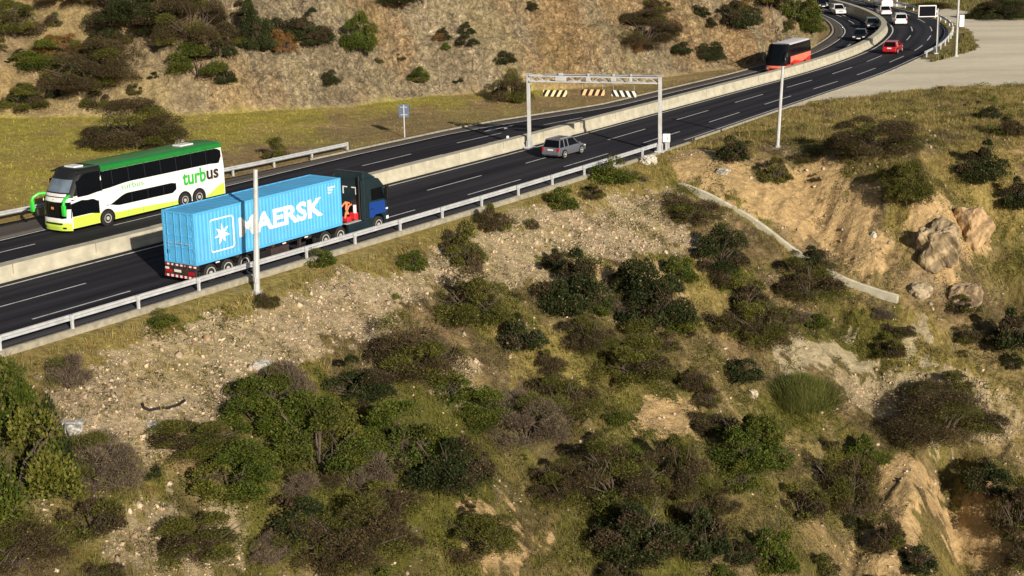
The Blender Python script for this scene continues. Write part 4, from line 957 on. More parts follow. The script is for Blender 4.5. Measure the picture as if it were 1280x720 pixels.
p = ground(1171, 67); o = empty('message_sign', (p[0], p[1], 0), 0.0); tag(o, 'dark variable message board in a pale frame on a single mast', 'sign')
m = MB(); m.box((0, 0, 2.1), (.25, .25, 4.6), bev=.03); m.box((0, 0, .05), (.8, .8, .12), bev=.02); m.build('mast', MT['white_steel'], o)
m = MB(); m.box((-.55, .05, 4.45), (1.5, .16, .16)); m.box((-.55, .05, 5.0), (1.5, .12, .12)); m.box((-.05, .05, 4.8), (.2, .2, 1.0)); m.build('bracket', MT['galv'], o)
m = MB(); m.box((-1.38, -.08, 5.05), (2.12, .24, 1.38), bev=.03); fr = m.build('frame', MT['pale_roof'], o)
m = MB(); m.box((-1.38, -.21, 5.05), (1.88, .03, 1.16)); m.build('screen', MT['screen_black'], fr)
p = hit(506, 172); o = empty('road_sign', tuple(p), gz+.25); tag(o, 'small blue grey road sign on a post in the grass across the road', 'sign')
m = MB(); m.box((0, 0, 1.3), (.09, .07, 3.0), bev=.01); m.build('post', MT['white_steel'], o)
m = MB(); m.prism([(-.40, 1.72), (.40, 1.72), (.44, 1.80), (.44, 2.72), (.32, 2.84), (-.32, 2.84), (-.44, 2.72), (-.44, 1.80)], .045, .075); m.build('sign_plate', MT['sign_blue'], o)
m = MB()
for zz in (1.95, 2.6): m.box((0, .02, zz), (.6, .03, .06))
m.build('clamp', MT['galv'], o)
# ------------------------------------------------------------------ lettering
def text_mesh(s, h, bold=0.0, ext=.006, shear=0.0):
    cu = bpy.data.curves.new('lettering', 'FONT'); cu.body = s; cu.size = 1; cu.offset = bold; cu.extrude = 0; cu.shear = shear; cu.resolution_u = 3
    o = bpy.data.objects.new('lettering', cu); C.objects.link(o); dg = bpy.context.evaluated_depsgraph_get(); dg.update()
    me = bpy.data.meshes.new_from_object(o.evaluated_get(dg)); bpy.data.objects.remove(o); bpy.data.curves.remove(cu)
    bm = bmesh.new(); bm.from_mesh(me); bpy.data.meshes.remove(me)
    xs = [v.co.x for v in bm.verts]; ys = [v.co.y for v in bm.verts]; k = h/(max(ys)-min(ys)); x0, y0 = min(xs), min(ys)
    for v in bm.verts: v.co = ((v.co.x-x0)*k, (v.co.y-y0)*k, 0)
    return bm
def wheel(parent, x, y, r, w, side, rimr=.62, name='wheel', dual=False):
    """tyre with a rim on the outer side; side = +1 faces +y"""
    o = MB().lathe_y([(-w/2, r*.55), (-w/2, r*.9), (-w*.38, r), (w*.38, r), (w/2, r*.9), (w/2, r*.60)], (0, 0, 0), 22).build(name, MT['rubber'], parent, smooth=True); o.location = (x, y, r)
    q = MB().lathe_y([(side*(w*.5-.10), r*rimr*.98), (side*(w*.5+.012), r*rimr), (side*(w*.5+.012), r*rimr*.86), (side*(w*.5-.05), r*rimr*.72), (side*(w*.5-.03), r*.26), (side*(w*.5+.03), r*.22), (side*(w*.5+.03), .005)], (0, 0, 0), 22).build('rim', MT['rim'], o, smooth=True)
    return o
# ------------------------------------------------------------------ container truck
s_t, o_t = 122.0, 9.52
hd_ = heading(s_t); tp = P_(np.array([s_t]), np.array([o_t]))[0]; nl = np.array([-math.sin(hd_), math.cos(hd_)])
org = (tp[0]+nl[0]*1.22, tp[1]+nl[1]*1.22, 0)
ZB = 1.12; CL_, CW, CH = 12.19, 2.44, 2.9
k = empty('shipping_container', (org[0], org[1], ZB), hd_); tag(k, 'sky blue shipping container with big white lettering and a star emblem on its side', 'container')
pitch = .2785
def corr(x):
    t = (x % pitch)/pitch
    return 0.0 if t < .30 else ((t-.30)/.2 if t < .5 else (1.0 if t < .80 else 1-(t-.80)/.2))
XB = sorted({round(i*pitch+f*pitch, 5) for i in range(0, 44) for f in (0, .30, .5, .80) if .12 < i*pitch+f*pitch < CL_-.12}|{.12, CL_-.12})
for sgn in (-1, 1):
    m = MB(); rows = [[(x, sgn*(CW/2-.012-.04*corr(x)), z) for x in XB] for z in (.14, CH-.12)]
    vs = [[m.bm.verts.new(p) for p in r_] for r_ in rows]
    for i in range(len(XB)-1): m.bm.faces.new([vs[0][i], vs[0][i+1], vs[1][i+1], vs[1][i]])
    m.build('side_wall', MT['container'], k)
m = MB()
for x in (.09, CL_-.09):
    for y in (-1, 1): m.box((x, y*(CW/2-.08), CH/2), (.18, .16, CH), bev=.012)
for y in (-1, 1):
    m.box((CL_/2, y*(CW/2-.05), .075), (CL_-.37, .10, .15)); m.box((CL_/2, y*(CW/2-.045), CH-.06), (CL_-.37, .09, .115))
for x in (.07, CL_-.07):
    m.box((x, 0, .08), (.13, CW-.33, .15)); m.box((x, 0, CH-.065), (.13, CW-.33, .12))
m.build('frame', MT['container'], k)
m = MB(); n = 84
vs = [[m.bm.verts.new((.14+(CL_-.28)*i/n, y, CH-.028-.018*(i % 4 in (1, 2)))) for y in (-CW/2+.09, CW/2-.09)] for i in range(n+1)]
for i in range(n): m.bm.faces.new([vs[i][0], vs[i+1][0], vs[i+1][1], vs[i][1]])
m.build('roof', MT['container'], k)
m = MB(); m.box((CL_-.06, 0, CH/2), (.05, CW-.3, CH-.26))
for i in range(8): m.box((CL_-.02, -1.0+i*.286, CH/2), (.04, .13, CH-.3))
m.build('end_wall', MT['container'], k)
m = MB(); m.box((CL_/2, 0, .12), (CL_-.3, CW-.22, .06)); m.build('floor', MT['chassis'], k)
for y in (-1, 1):
    m = MB(); m.box((.035, y*.535, CH/2), (.05, 1.045, CH-.30), bev=.006)
    for i in range(4): m.box((.006, y*.535, .45+i*.64), (.02, .86, .42), bev=.012)
    d = m.build('door', MT['container'], k)
    m = MB()
    for t in (.24, .80): m.tube([(-.045, y*t, .1), (-.045, y*t, CH-.1)], .02, 8)
    for t in (.24, .80):
        for z in (.15, .95, 1.6, CH-.16): m.box((-.03, y*t, z), (.05, .11, .06))
    m.build('lock_rod', MT['container'], d)
    m = MB()
    for t in (.24, .80): m.box((-.07, y*(t-.12), 1.15), (.025, .30, .05))
    m.build('handle', MT['galv'], d)
    m = MB()
    for z in (.35, .85, 1.45, 2.05, 2.55): m.box((-.0, y*1.075, z), (.05, .07, .11))
    m.build('hinge', MT['container'], d)
    m = MB()                                                        # the small data lines of the door
    for i in range(6 if y > 0 else 4): m.box((.006, y*.52-(.05 if i % 2 else 0), 2.42-i*.17), (.004, .30-.07*(i % 3), .028))
    m.build('marking', MT['container_pale'], d)
m = MB(); m.box((-.012, .86, .62), (.02, .17, .22), bev=.004); m.build('placard', MT['black_plastic'], k)
def on_side(bm, x0, z0, y_out=.004):
    """lay a flat lettering mesh on the corrugated right side (reads from rear to front)"""
    for v in bm.verts: v.co = (x0+v.co.x, 0, z0+v.co.y)
    xmin = min(v.co.x for v in bm.verts); xmax = max(v.co.x for v in bm.verts)
    for x in XB:
        if xmin < x < xmax: bmesh.ops.bisect_plane(bm, geom=bm.verts[:]+bm.edges[:]+bm.faces[:], plane_co=(x, 0, 0), plane_no=(1, 0, 0))
    for v in bm.verts: v.co.y = -(CW/2-.012-.04*corr(v.co.x))-y_out
    for f in bm.faces:
        f.normal_update()
        if f.normal.y > 0: f.normal_flip()
    return bm
def bm_obj(bm, name, m, parent):
    me = bpy.data.meshes.new(name); bm.to_mesh(me); bm.free(); return obj_me(name, me, m, parent)
bm = text_mesh('MAERSK', 1.12, bold=.036); ws = max(v.co.x for v in bm.verts)
for v in bm.verts: v.co.x *= 7.1/ws
bm_obj(on_side(bm, 3.42, .92), 'lettering', MT['letter_white'], k)
# star emblem in a rounded square outline
bm = bmesh.new(); hs = .93; rr = .20; tk = .075
def rsq(h, r): return [(sx*(h-r)+r*math.cos(a), sy*(h-r)+r*math.sin(a)) for sx, sy, a0 in ((1, 1, 0), (-1, 1, 90), (-1, -1, 180), (1, -1, 270)) for a in [R_(a0+t) for t in (0, 30, 60, 90)]]
A1 = [bm.verts.new((x, y, 0)) for x, y in rsq(hs, rr)]; A2 = [bm.verts.new((x, y, 0)) for x, y in rsq(hs-tk, rr-tk*.8)]
for i in range(len(A1)): bm.faces.new([A1[i], A1[(i+1) % 16], A2[(i+1) % 16], A2[i]])
ct = bm.verts.new((0, 0, 0)); st = [bm.verts.new(((.62 if i % 2 == 0 else .24)*math.sin(math.pi*i/7), (.62 if i % 2 == 0 else .24)*math.cos(math.pi*i/7), 0)) for i in range(14)]
for i in range(14): bm.faces.new([ct, st[i], st[(i+1) % 14]])
bm_obj(on_side(bm, 2.12, 1.40), 'emblem', MT['letter_white'], k)
for i, (w_, z) in enumerate([(.62, 2.42), (.38, 2.27), (.30, 2.12)]):
    bm = bmesh.new(); vs = [bm.verts.new(p) for p in ((0, 0, 0), (w_, 0, 0), (w_, .075, 0), (0, .075, 0))]; bm.faces.new(vs); bm_obj(on_side(bm, 11.05, z), 'marking', MT['letter_white'], k)
# trailer
t = empty('semi_trailer', org, hd_); tag(t, 'dark skeletal three axle trailer under the blue container', 'trailer')
m = MB()
for y in (-.46, .46): m.box((6.1, y, .93), (12.3, .14, .30), bev=.01)
for i in range(11): m.box((.5+1.17*i, 0, .96), (.10, .80, .14))
for x in (.12, 3.2, 6.1, 9.2, 12.05): m.box((x, 0, 1.03), (.20, 2.42, .15), bev=.01)
m.build('chassis_frame', MT['chassis'], t)
m = MB(); m.box((-.02, 0, .62), (.10, 2.4, .46), bev=.015); m.box((.1, 0, .95), (.2, 2.42, .2)); m.build('rear_beam', MT['chassis'], t)
m = MB(); m.box((-.08, 0, .42), (.03, 2.36, .13)); m.build('reflective_strip', MT['red_white'], t)
m = MB(); m.box((-.02, 0, 1.03), (.03, 2.36, .10)); m.build('reflective_strip', MT['red_white'], t)
for y in (-.85, .85):
    m = MB(); m.box((-.085, y, .66), (.03, .46, .17), bev=.008); m.build('tail_light', MT['lamp_red'], t)
m = MB(); m.box((-.085, .18, .72), (.015, .52, .14)); m.build('licence_plate', MT['plate'], t)
m = MB(); m.box((-.085, .98, .82), (.015, .28, .12)); m.build('reflector', MT['plate'], t)
for x in (1.05, 2.38, 3.71):
    m = MB(); m.tube([(x, -1.0, .52), (x, 1.0, .52)], .07, 8); m.build('axle', MT['chassis'], t)
    for sgn in (-1, 1):
        wheel(t, x, sgn*1.06, .52, .30, sgn, .66); wheel(t, x, sgn*.72, .52, .30, sgn, .5)
        m = MB(); m.grid(lambda a, b: (x+.60*math.cos(R_(20+140*a)), sgn*(.62+.6*b), .56+.60*math.sin(R_(20+140*a))-.08), 8, 1); m.build('mudguard', MT['black_plastic'], t)
for sgn in (-1, 1):
    m = MB(); m.box((8.6, sgn*.9, .55), (.16, .16, .75)); m.box((8.6, sgn*.9, .18), (.34, .3, .05)); m.build('landing_leg', MT['chassis'], t)
    m = MB(); m.box((6.6, sgn*1.02, .68), (1.5, .5, .5), bev=.04); m.build('tool_box', MT['chassis'], t)
    m = MB(); m.box((5.0, sgn*1.1, .72), (1.1, .34, .42), bev=.05); m.build('spare_rack', MT['black_plastic'], t)
    m = MB()
    for x in (1.6, 4.6, 7.0, 8.9): m.box((x, sgn*1.215, 1.03), (.3, .012, .07))
    m.build('side_reflector', MT['plate'], t)
# tractor
c = empty('tractor_unit', org, hd_); tag(c, 'dark blue tractor truck pulling the blue container, red hoses behind its cab', 'truck')
m = MB()
for y in (-.42, .42): m.box((13.0, y, .78), (6.6, .1, .28))
m.box((13.3, 0, .94), (2.0, 1.1, .04)); m.box((9.9, 0, .8), (.2, .9, .3)); m.build('chassis_frame', MT['chassis'], c)
m = MB(); m.prism([(14.25, .95), (14.25, 3.58), (14.9, 3.62), (15.75, 3.42), (16.22, 2.92), (16.50, 1.95), (16.58, .95), (16.55, .42), (16.25, .36), (16.12, .95), (15.85, 1.16), (15.35, 1.16), (15.08, .95)], -1.24, 1.24)
cab = m.build('cab', MT['cab_dark'], c, bevel=.07)
m = MB(); m.prism([(14.3, 3.5), (14.35, 3.98), (14.7, 3.96), (15.55, 3.52), (15.3, 3.40)], -1.16, 1.16); m.build('roof_deflector', MT['cab_dark'], c, bevel=.06)
for sgn in (-1, 1):
    m = MB(); m.prism([(14.72, 1.12), (14.72, 2.06), (16.20, 1.98), (16.30, 1.20), (15.92, 1.22), (15.3, 1.22), (15.02, 1.06)], sgn*1.245, sgn*1.262); d = m.build('door', MT['cab_blue'], c)
    m = MB(); m.box((14.95, sgn*1.28, 1.62), (.2, .03, .05)); m.build('handle', MT['black_plastic'], d)
    m = MB(); m.prism([(14.95, 2.14), (14.95, 2.86), (15.95, 2.86), (16.22, 2.10)], sgn*1.245, sgn*1.258); m.build('side_window', MT['dark_glass'], c)
    m = MB(); m.box((16.2, sgn*1.46, 2.5), (.16, .26, .85), bev=.04); m.box((16.2, sgn*1.3, 2.85), (.06, .3, .05)); m.build('mirror', MT['black_plastic'], c)
    m = MB(); m.box((16.585, sgn*.92, .78), (.05, .46, .2), bev=.02); m.build('headlight', MT['lamp_clear'], c)
    m = MB(); m.box((16.40, sgn*1.255, 1.42), (.20, .012, .10)); m.box((16.42, sgn*1.255, .86), (.22, .014, .2)); m.build('side_marker', MT['letter_white'], c)
    m = MB(); m.prism([(12.75, .34), (12.75, 1.02), (14.98, 1.02), (14.98, .34)], sgn*1.0, sgn*1.23); m.build('side_skirt', MT['cab_dark'], c, bevel=.03)
    m = MB(); m.prism([(14.02, 1.1), (14.02, 3.5), (14.24, 3.5), (14.24, 1.1)], sgn*1.17, sgn*1.225); m.build('side_fairing', MT['cab_dark'], c, bevel=.015)
    wheel(c, 15.6, sgn*1.05, .52, .32, sgn, .6)
    for x in (10.62, 11.98): wheel(c, x, sgn*1.05, .52, .30, sgn, .62); wheel(c, x, sgn*.72, .52, .30, sgn, .5)
    m = MB()
    for x in (10.62, 11.98): m.grid(lambda a, b: (x+.6*math.cos(R_(25+130*a)), sgn*(.6+.62*b), .50+.6*math.sin(R_(25+130*a))), 8, 1)
    m.build('mudguard', MT['black_plastic'], c)
m = MB(); m.grid(lambda a, b: (16.235-.0+.275*(1-b), -1.05+2.1*a, 2.88-(2.88-2.0)*(1-b) ), 6, 2)
m.build('windscreen', MT['dark_glass'], c)
m = MB(); m.box((16.60, 0, 1.25), (.03, 1.7, .7), bev=.01); m.box((16.6, 0, .52), (.06, 2.3, .26), bev=.03); m.build('grille', MT['black_plastic'], c)
m = MB()                                                            # pale bracket marks on the back wall of the cab
for sgn in (-1, 1):
    m = MB(); m.prism([(14.225, 0), (14.246, 0), (14.246, 1), (14.225, 1)], 0, .01); m.bm.clear()
    m.loft([[(x, sgn*a-.12, z) for a, z in ((.17, 3.05), (.54, 3.05), (.54, 2.58), (.47, 2.58), (.47, 2.985), (.17, 2.985))] for x in (14.226, 14.246)]); m.build('reflective_mark', MT['letter_white'], c)
m = MB(); m.box((14.0, -.60, 1.30), (.4, .5, .45), bev=.08); m.box((13.75, -.25, 1.12), (.5, .5, .3), bev=.06); m.build('air_tank', MT['hose_red'], c)
m = MB()
m.tube([(14.2, -.1, 2.0), (13.9, -.05, 2.12), (13.3, 0, 1.75), (12.6, .05, 1.35), (12.3, .05, 1.25)], .06, 8); m.tube([(14.2, -.25, 1.95), (13.9, -.3, 1.9), (13.6, -.3, 1.5), (13.5, -.3, 1.2)], .06, 8); m.tube([(14.2, .05, 2.02), (13.95, -.1, 2.06), (13.75, -.2, 1.7), (13.8, -.3, 1.4)], .075, 8)
m.build('air_hose', MT['hose_orange'], c, smooth=True)
m = MB(); m.tube([(13.95, -.72, 1.5), (13.95, -.72, 2.0)], .11, 10); m.build('filter_canister', MT['letter_white'], c, smooth=True)
m = MB(); m.box((13.4, -.95, 1.05), (1.4, .3, .04)); m.build('catwalk', MT['galv'], c)
for y in (-1.0, 1.0):
    m = MB(); m.tube([(14.1, y, 1.1), (14.1, y, 3.75)], .07, 10); m.build('exhaust_stack', MT['black_plastic'], c, smooth=True)
# ------------------------------------------------------------------ coaches
class Coach:
    def __init__(s, L, W, H, rake, tum=.10):
        s.L, s.W, s.H, s.rake, s.tum = L, W, H, rake, tum
    def w(s, z): return s.W/2-s.tum*float(ramp(z, s.H*.55, s.H))
    def xf(s, y, z): return s.L/2-float(np.interp(z/s.H, *s.rake))-.42*min(1, abs(y)/(s.W/2))**3.2
    def xb(s, y, z): return -s.L/2+.16*min(1, abs(y)/(s.W/2))**6+.10*float(ramp(z, s.H*.5, s.H))
    def ring(s, z, ins):
        w = s.w(z)-ins; n = 14; p = []
        for i in range(n+1):
            y = -w+2*w*i/n; p.append((s.xf(y*(s.W/2)/w, z)-ins, y, z))
        xl, xr = p[-1][0], p[0][0]; rb = s.xb(s.W/2, z)+ins
        for i in range(1, 28): p.append((xl+(rb-xl)*i/28, w, z))
        for i in range(n+1):
            y = w-2*w*i/n; p.append((s.xb(y*(s.W/2)/w, z)+ins, y, z))
        for i in range(1, 28): p.append((rb+(xr-rb)*i/28, -w, z))
        return p
    def body(s, name, m, parent, z0=.34, cut=()):
        H = s.H; zs = list(np.linspace(z0, H-.26, 26)); rings = [s.ring(z, 0) for z in zs]+[s.ring(H-.26+.26*math.sin(a), .26*(1-math.cos(a))) for a in np.linspace(.2, 1.5, 6)]
        mb = MB().loft(rings)
        for nm, mm, kf in cut: mb.split(kf).build(nm, mm, parent, smooth=True)
        return mb.build(name, m, parent, smooth=True)
    def side(s, mb, x0, x1, lo, hi, sg=1, n=30, e=.010):
        lo = lo if callable(lo) else (lambda x, v=lo: v); hi = hi if callable(hi) else (lambda x, v=hi: v)
        def f(a, b):
            x = x0+(x1-x0)*a; z = lo(x)+(hi(x)-lo(x))*b; return (x, sg*(s.w(z)+e), z)
        return mb.grid(f, n, 4)
    def front(s, mb, lo, hi, ymax=1.0, n=24, e=.010, y0=None):
        lo = lo if callable(lo) else (lambda y, v=lo: v); hi = hi if callable(hi) else (lambda y, v=hi: v); ya = -ymax if y0 is None else y0
        def f(a, b):
            y = (ya+(ymax-ya)*a)*s.W/2; z = lo(y)+(hi(y)-lo(y))*b; ww = s.w(z)/(s.W/2); return (s.xf(y, z)+e, y*ww, z)
        return mb.grid(f, n, 6)
    def wheels(s, root, xs, r=.52):
        for x in xs:
            for sg in (-1, 1):
                m = MB(); m.prism([(x+r*1.22*math.cos(R_(t_)), r+r*1.2*math.sin(R_(t_))) for t_ in range(-18, 200, 12)], sg*(s.W/2+.002), sg*(s.W/2+.012)); m.build('wheel_arch', MT['black_plastic'], root)
                wheel(root, x, sg*(s.W/2-.13), r, .32, sg, .56)
# double-decker
bp0 = ground(85, 290); s_b = so(bp0[:2])[0][0]-.7
b0 = P_(np.array([s_b+7.0]), np.array([-7.3-1.30]))[0]
r_b = empty('double_decker_bus', (b0[0], b0[1], 0), heading(s_b+7)+math.pi); tag(r_b, 'white and green double decker bus with lime skirt and black window bands', 'bus')
K = Coach(14.1, 2.6, 3.98, ([0, .12, .3, .5, .62, .85, 1], [.10, .0, .05, .16, .30, .85, 1.35]))
H = K.H; K.body('body', MT['bus_white'], r_b, cut=[('front_cowl', MT['black_plastic'], lambda c: c.x > 3.9 and c.z > H*.60), ('roof_edge', MT['bus_green'], lambda c: c.z > H*.90 and c.x < 3.95)])
sm = lambda x, a, b: float(ramp(x, a, b))
m = MB()                                                            # roof skin wraps over the edge
for z_, e in ((0, 0),):
    m.grid(lambda a, b: ((-6.80+10.75*a), (-1+2*b)*(K.w(H)-.02)*1.0, H+.012-.09*abs(-1+2*b)**5), 20, 16)
for sg in (-1, 1): K.side(m, -6.86, 3.95, H*.905, H-.075, sg, e=.012)
m.build('roof', MT['bus_green'], r_b, smooth=True)
m = MB(); m.grid(lambda a, b: (3.95+1.62*a, (-1+2*b)*(K.w(H)-.04), H+.014-.04*a-.09*abs(-1+2*b)**5), 8, 12)
for sg in (-1, 1): K.side(m, 3.95, 5.9, H*.925, lambda x: H-.09-.12*sm(x, 5, 5.9), sg, n=10, e=.012)
m.build('front_roof', MT['black_plastic'], r_b, smooth=True)
for x, l, w_, mm in ((5.0, .75, .95, 'pale_roof'), (-4.5, 1.2, .8, 'pale_roof')):
    m = MB(); m.box((x, -.05, H+.03), (l, w_, .10), bev=.03); m.build('roof_hatch', MT[mm], r_b)
for sg in (-1, 1):
    m = MB(); K.side(m, -6.72, 4.0, lambda x: H*(.655-.045*sm(x, 1.5, 4.0)-.02*sm(-x, 5.5, 6.7)+.12*sm(-x, 6.4, 6.75)), lambda x: H*(.900-.05*sm(-x, 6.3, 6.75)), sg, 40); m.build('upper_window', MT['dark_glass'], r_b)
    m = MB(); K.side(m, 4.08, 6.05, lambda x: H*(.60-.03*sm(x, 4, 5)), lambda x: H*(.922-.10*sm(x, 5.2, 6.05)), sg, 16); m.build('corner_glass', MT['dark_glass'], r_b)
    m = MB(); K.side(m, -2.35, 3.75, lambda x: H*(.300-.0*x+.05*sm(x, 2.6, 3.75)+.05*sm(-x, 2.0, 2.35)), lambda x: H*(.475-.14*sm(x, 1.9, 3.75)-.02*sm(-x, 1.9, 2.35)), sg, 34); m.build('lower_window', MT['dark_glass'], r_b)
    m = MB(); K.side(m, 4.35, 6.56, lambda x: H*(.245+.03*sm(x, 4.3, 5.2)), lambda x: H*(.50+.05*sm(x, 5.2, 6.5)-.05*sm(-x, -4.9, -4.35)), sg, 16); m.build('cab_window', MT['dark_glass'], r_b)
    m = MB(); K.side(m, 4.35, 6.62, lambda x: H*(.565-.035*(x-4.35)), lambda x: H*(.595-.030*(x-4.35)), sg, 12, e=.014); m.build('white_flash', MT['bus_white'], r_b)
    m = MB(); K.side(m, -3.4, 6.55, .345, lambda x: H*(.155+.035*sm(x, -3, 2)+.075*sm(x, 2.4, 5.2)-.05*sm(-x, 2.4, 3.4)), sg, 44, e=.006)
    K.side(m, -6.84, -4.6, .345, lambda x: .36+H*.19*sm(-x, 4.6, 6.9), sg, 14, e=.006); m.build('lime_skirt', MT['bus_lime'], r_b)
for sg in (-1, 1):
    m = MB()
    for x in (-5.3, -3.9, -2.5, -1.1, .3, 1.7, 3.1): K.side(m, x-.03, x+.03, H*.665, H*.912, sg, 1, e=.016)
    m.build('window_divider', MT['divider'], r_b)['kind'] = 'stuff'
    m = MB()
    for x in (-1.2, .2, 1.6): K.side(m, x-.03, x+.03, H*.31, H*.46, sg, 1, e=.016)
    m.build('lower_window_divider', MT['divider'], r_b)['kind'] = 'stuff'
    m = MB()
    for x in (-5.6, -1.9, -.6, .7, 2.0): K.side(m, x-.012, x+.012, .36, H*.27, sg, 1, e=.014)
    m.build('panel_seam', MT['seam'], r_b)['kind'] = 'stuff'
m = MB(); K.front(m, H*.055, lambda y: H*.195-.05*abs(y)); m.build('lime_bumper', MT['bus_lime'], r_b)
m = MB(); K.front(m, lambda y: H*.205-.05*abs(y), lambda y: H*.245, .93); m.build('white_bumper', MT['bus_white'], r_b)
m = MB(); K.front(m, H*.150, H*.180, .60, e=.016); m.build('grille', MT['black_plastic'], r_b)
m = MB(); K.front(m, H*.255, lambda y: H*.505+.02*abs(y), 1.0, e=.012); m.build('lower_windscreen', MT['dark_glass'], r_b)
m = MB(); K.front(m, H*.515, lambda y: H*.565, .99, e=.013); m.build('white_band', MT['bus_white'], r_b)
m = MB(); K.front(m, H*.575, H*.95, 1.0, e=.011); m.build('front_mask', MT['black_plastic'], r_b, smooth=True)
m = MB(); K.front(m, H*.655, H*.845, .80, e=.02); m.build('upper_windscreen', MT['screen_glass'], r_b, smooth=True)
m = MB(); K.front(m, H*.59, H*.635, .72, e=.02); m.build('destination_panel', MT['pale_roof'], r_b, smooth=True)
for sg in (-1, 1):
    m = MB(); K.front(m, H*.255, H*.40, .97 if sg > 0 else -.80, e=.02, y0=.80 if sg > 0 else -.97, n=6); m.build('headlight', MT['lamp_clear'], r_b)
    m = MB(); K.front(m, H*.085, H*.115, .78 if sg > 0 else -.60, e=.02, y0=.60 if sg > 0 else -.78, n=4); m.build('fog_lamp', MT['black_plastic'], r_b)
    m = MB(); m.tube([(6.55, sg*1.12, 2.42), (6.95, sg*1.32, 2.42), (7.28, sg*1.46, 2.22), (7.36, sg*1.50, 1.98)], [.10, .09, .09, .10], 8); m.box((7.36, sg*1.50, 1.66), (.18, .32, .70), bev=.06); m.build('mirror', MT['mirror_green'], r_b, smooth=True)
m = MB(); m.box((6.98, -.05, 1.62), (.03, .22, .16), bev=.01); m.build('emblem', MT['hose_orange'], r_b)
K.wheels(r_b, (3.75, -3.05, -4.38))
def coach_text(s, h, x0, z0, m, wd=None, bold=.012, sg=1, shear=0):
    bm = text_mesh(s, h, bold, shear=shear)
    if wd:
        q = wd/max(v.co.x for v in bm.verts)
        for v in bm.verts: v.co.x *= q
    W_ = max(v.co.x for v in bm.verts)
    for v in bm.verts:
        z = z0+v.co.y; v.co = ((x0-v.co.x) if sg > 0 else (x0-W_+v.co.x), sg*(K.w(z)+.016), z)
    return bm_obj(bm, 'lettering', MT[m], r_b)
for sg in (1, -1):
    coach_text('turb' if sg > 0 else 'turbus', 1.02, -2.95, H*.375, 'bus_leaf', 2.2 if sg > 0 else 3.4, .03, sg)
    coach_text('turbus', .34, 2.45, H*.545, 'bus_leaf', 1.95, .0, sg)
coach_text('us', .66, -5.2, H*.39, 'chassis', 1.15, .03, 1)
m = MB(); K.front(m, H*.53, H*.55, .0, e=.02, y0=-.1, n=3); m.build('badge', MT['galv'], r_b)
m = MB(); m.box((-7.02, 0, 2.6), (.04, 1.9, 1.1), bev=.02); m.build('rear_window', MT['dark_glass'], r_b)
for sg in (-1, 1):
    m = MB(); m.box((-6.98, sg*1.02, 1.2), (.06, .22, .6), bev=.02); m.build('tail_light', MT['lamp_red'], r_b)
# orange coach further up the road
cp0 = ground(971, 92, -.5); s_c = so(cp0[:2])[0][0]; L2 = 10.2
c0 = P_(np.array([s_c+L2*.42]), np.array([so(cp0[:2])[1][0]-.25]))[0]
r_c = empty('coach', (c0[0], c0[1], -.5), heading(s_c+L2/2)+math.pi); tag(r_c, 'orange and red coach with black windows and a white roof', 'bus')
K = Coach(L2, 2.55, 3.6, ([0, .12, .3, .5, .75, 1], [.06, 0, .04, .16, .55, 1.0])); H = K.H
K.body('body', MT['coach_red'], r_c, cut=[('front_cowl', MT['black_plastic'], lambda c: c.x > 3.2 and c.z > H*.57), ('roof_edge', MT['pale_roof'], lambda c: c.z > H*.96 and c.x < 3.3)])
m = MB(); m.grid(lambda a, b: (-4.9+8.0*a, (-1+2*b)*(K.w(H)-.02), H+.012-.08*abs(-1+2*b)**5), 16, 12); m.build('roof', MT['pale_roof'], r_c, smooth=True)
m = MB(); m.grid(lambda a, b: (3.1+.95*a, (-1+2*b)*(K.w(H)-.05), H+.012-.03*a-.08*abs(-1+2*b)**5), 4, 10); m.build('front_roof', MT['black_plastic'], r_c, smooth=True)
for sg in (-1, 1):
    m = MB(); K.side(m, -5.0, 4.0, lambda x: H*(.56-.0*x), lambda x: H*.965-.25*sm(x, 3.2, 4.0), sg, 30); m.build('window_band', MT['dark_glass'], r_c)
    m = MB(); K.side(m, 3.2, 4.6, H*.30, H*.56, sg, 8); m.build('cab_window', MT['dark_glass'], r_c)
    m = MB(); K.side(m, -5.0, 3.15, lambda x: H*(.34+.05*math.sin(x)), lambda x: H*.55, sg, 30, e=.006); m.build('peach_panel', MT['coach_peach'], r_c)
    m = MB(); K.front(m, H*.14, H*.20, .95 if sg > 0 else -.66, e=.02, y0=.66 if sg > 0 else -.95, n=5); m.build('headlight', MT['lamp_clear'], r_c)
    m = MB(); m.tube([(4.5, sg*1.15, 2.7), (5.1, sg*1.42, 2.55), (5.25, sg*1.45, 2.1)], .05, 6); m.box((5.25, sg*1.45, 1.9), (.14, .24, .5), bev=.04); m.build('mirror', MT['black_plastic'], r_c)
m = MB(); K.front(m, H*.27, H*.975, 1.0, e=.012); m.build('windscreen', MT['dark_glass'], r_c, smooth=True)
m = MB(); K.front(m, H*.12, H*.17, .55, e=.02); m.build('grille', MT['black_plastic'], r_c)
m = MB(); K.front(m, H*.095, H*.118, .22, e=.024); m.build('licence_plate', MT['plate'], r_c)
m = MB(); K.front(m, H*.20, H*.26, .97, e=.014); m.build('peach_band', MT['coach_peach'], r_c)
K.wheels(r_c, (2.5, -2.5), .5)
r_c.scale = (.84, .96, .89)
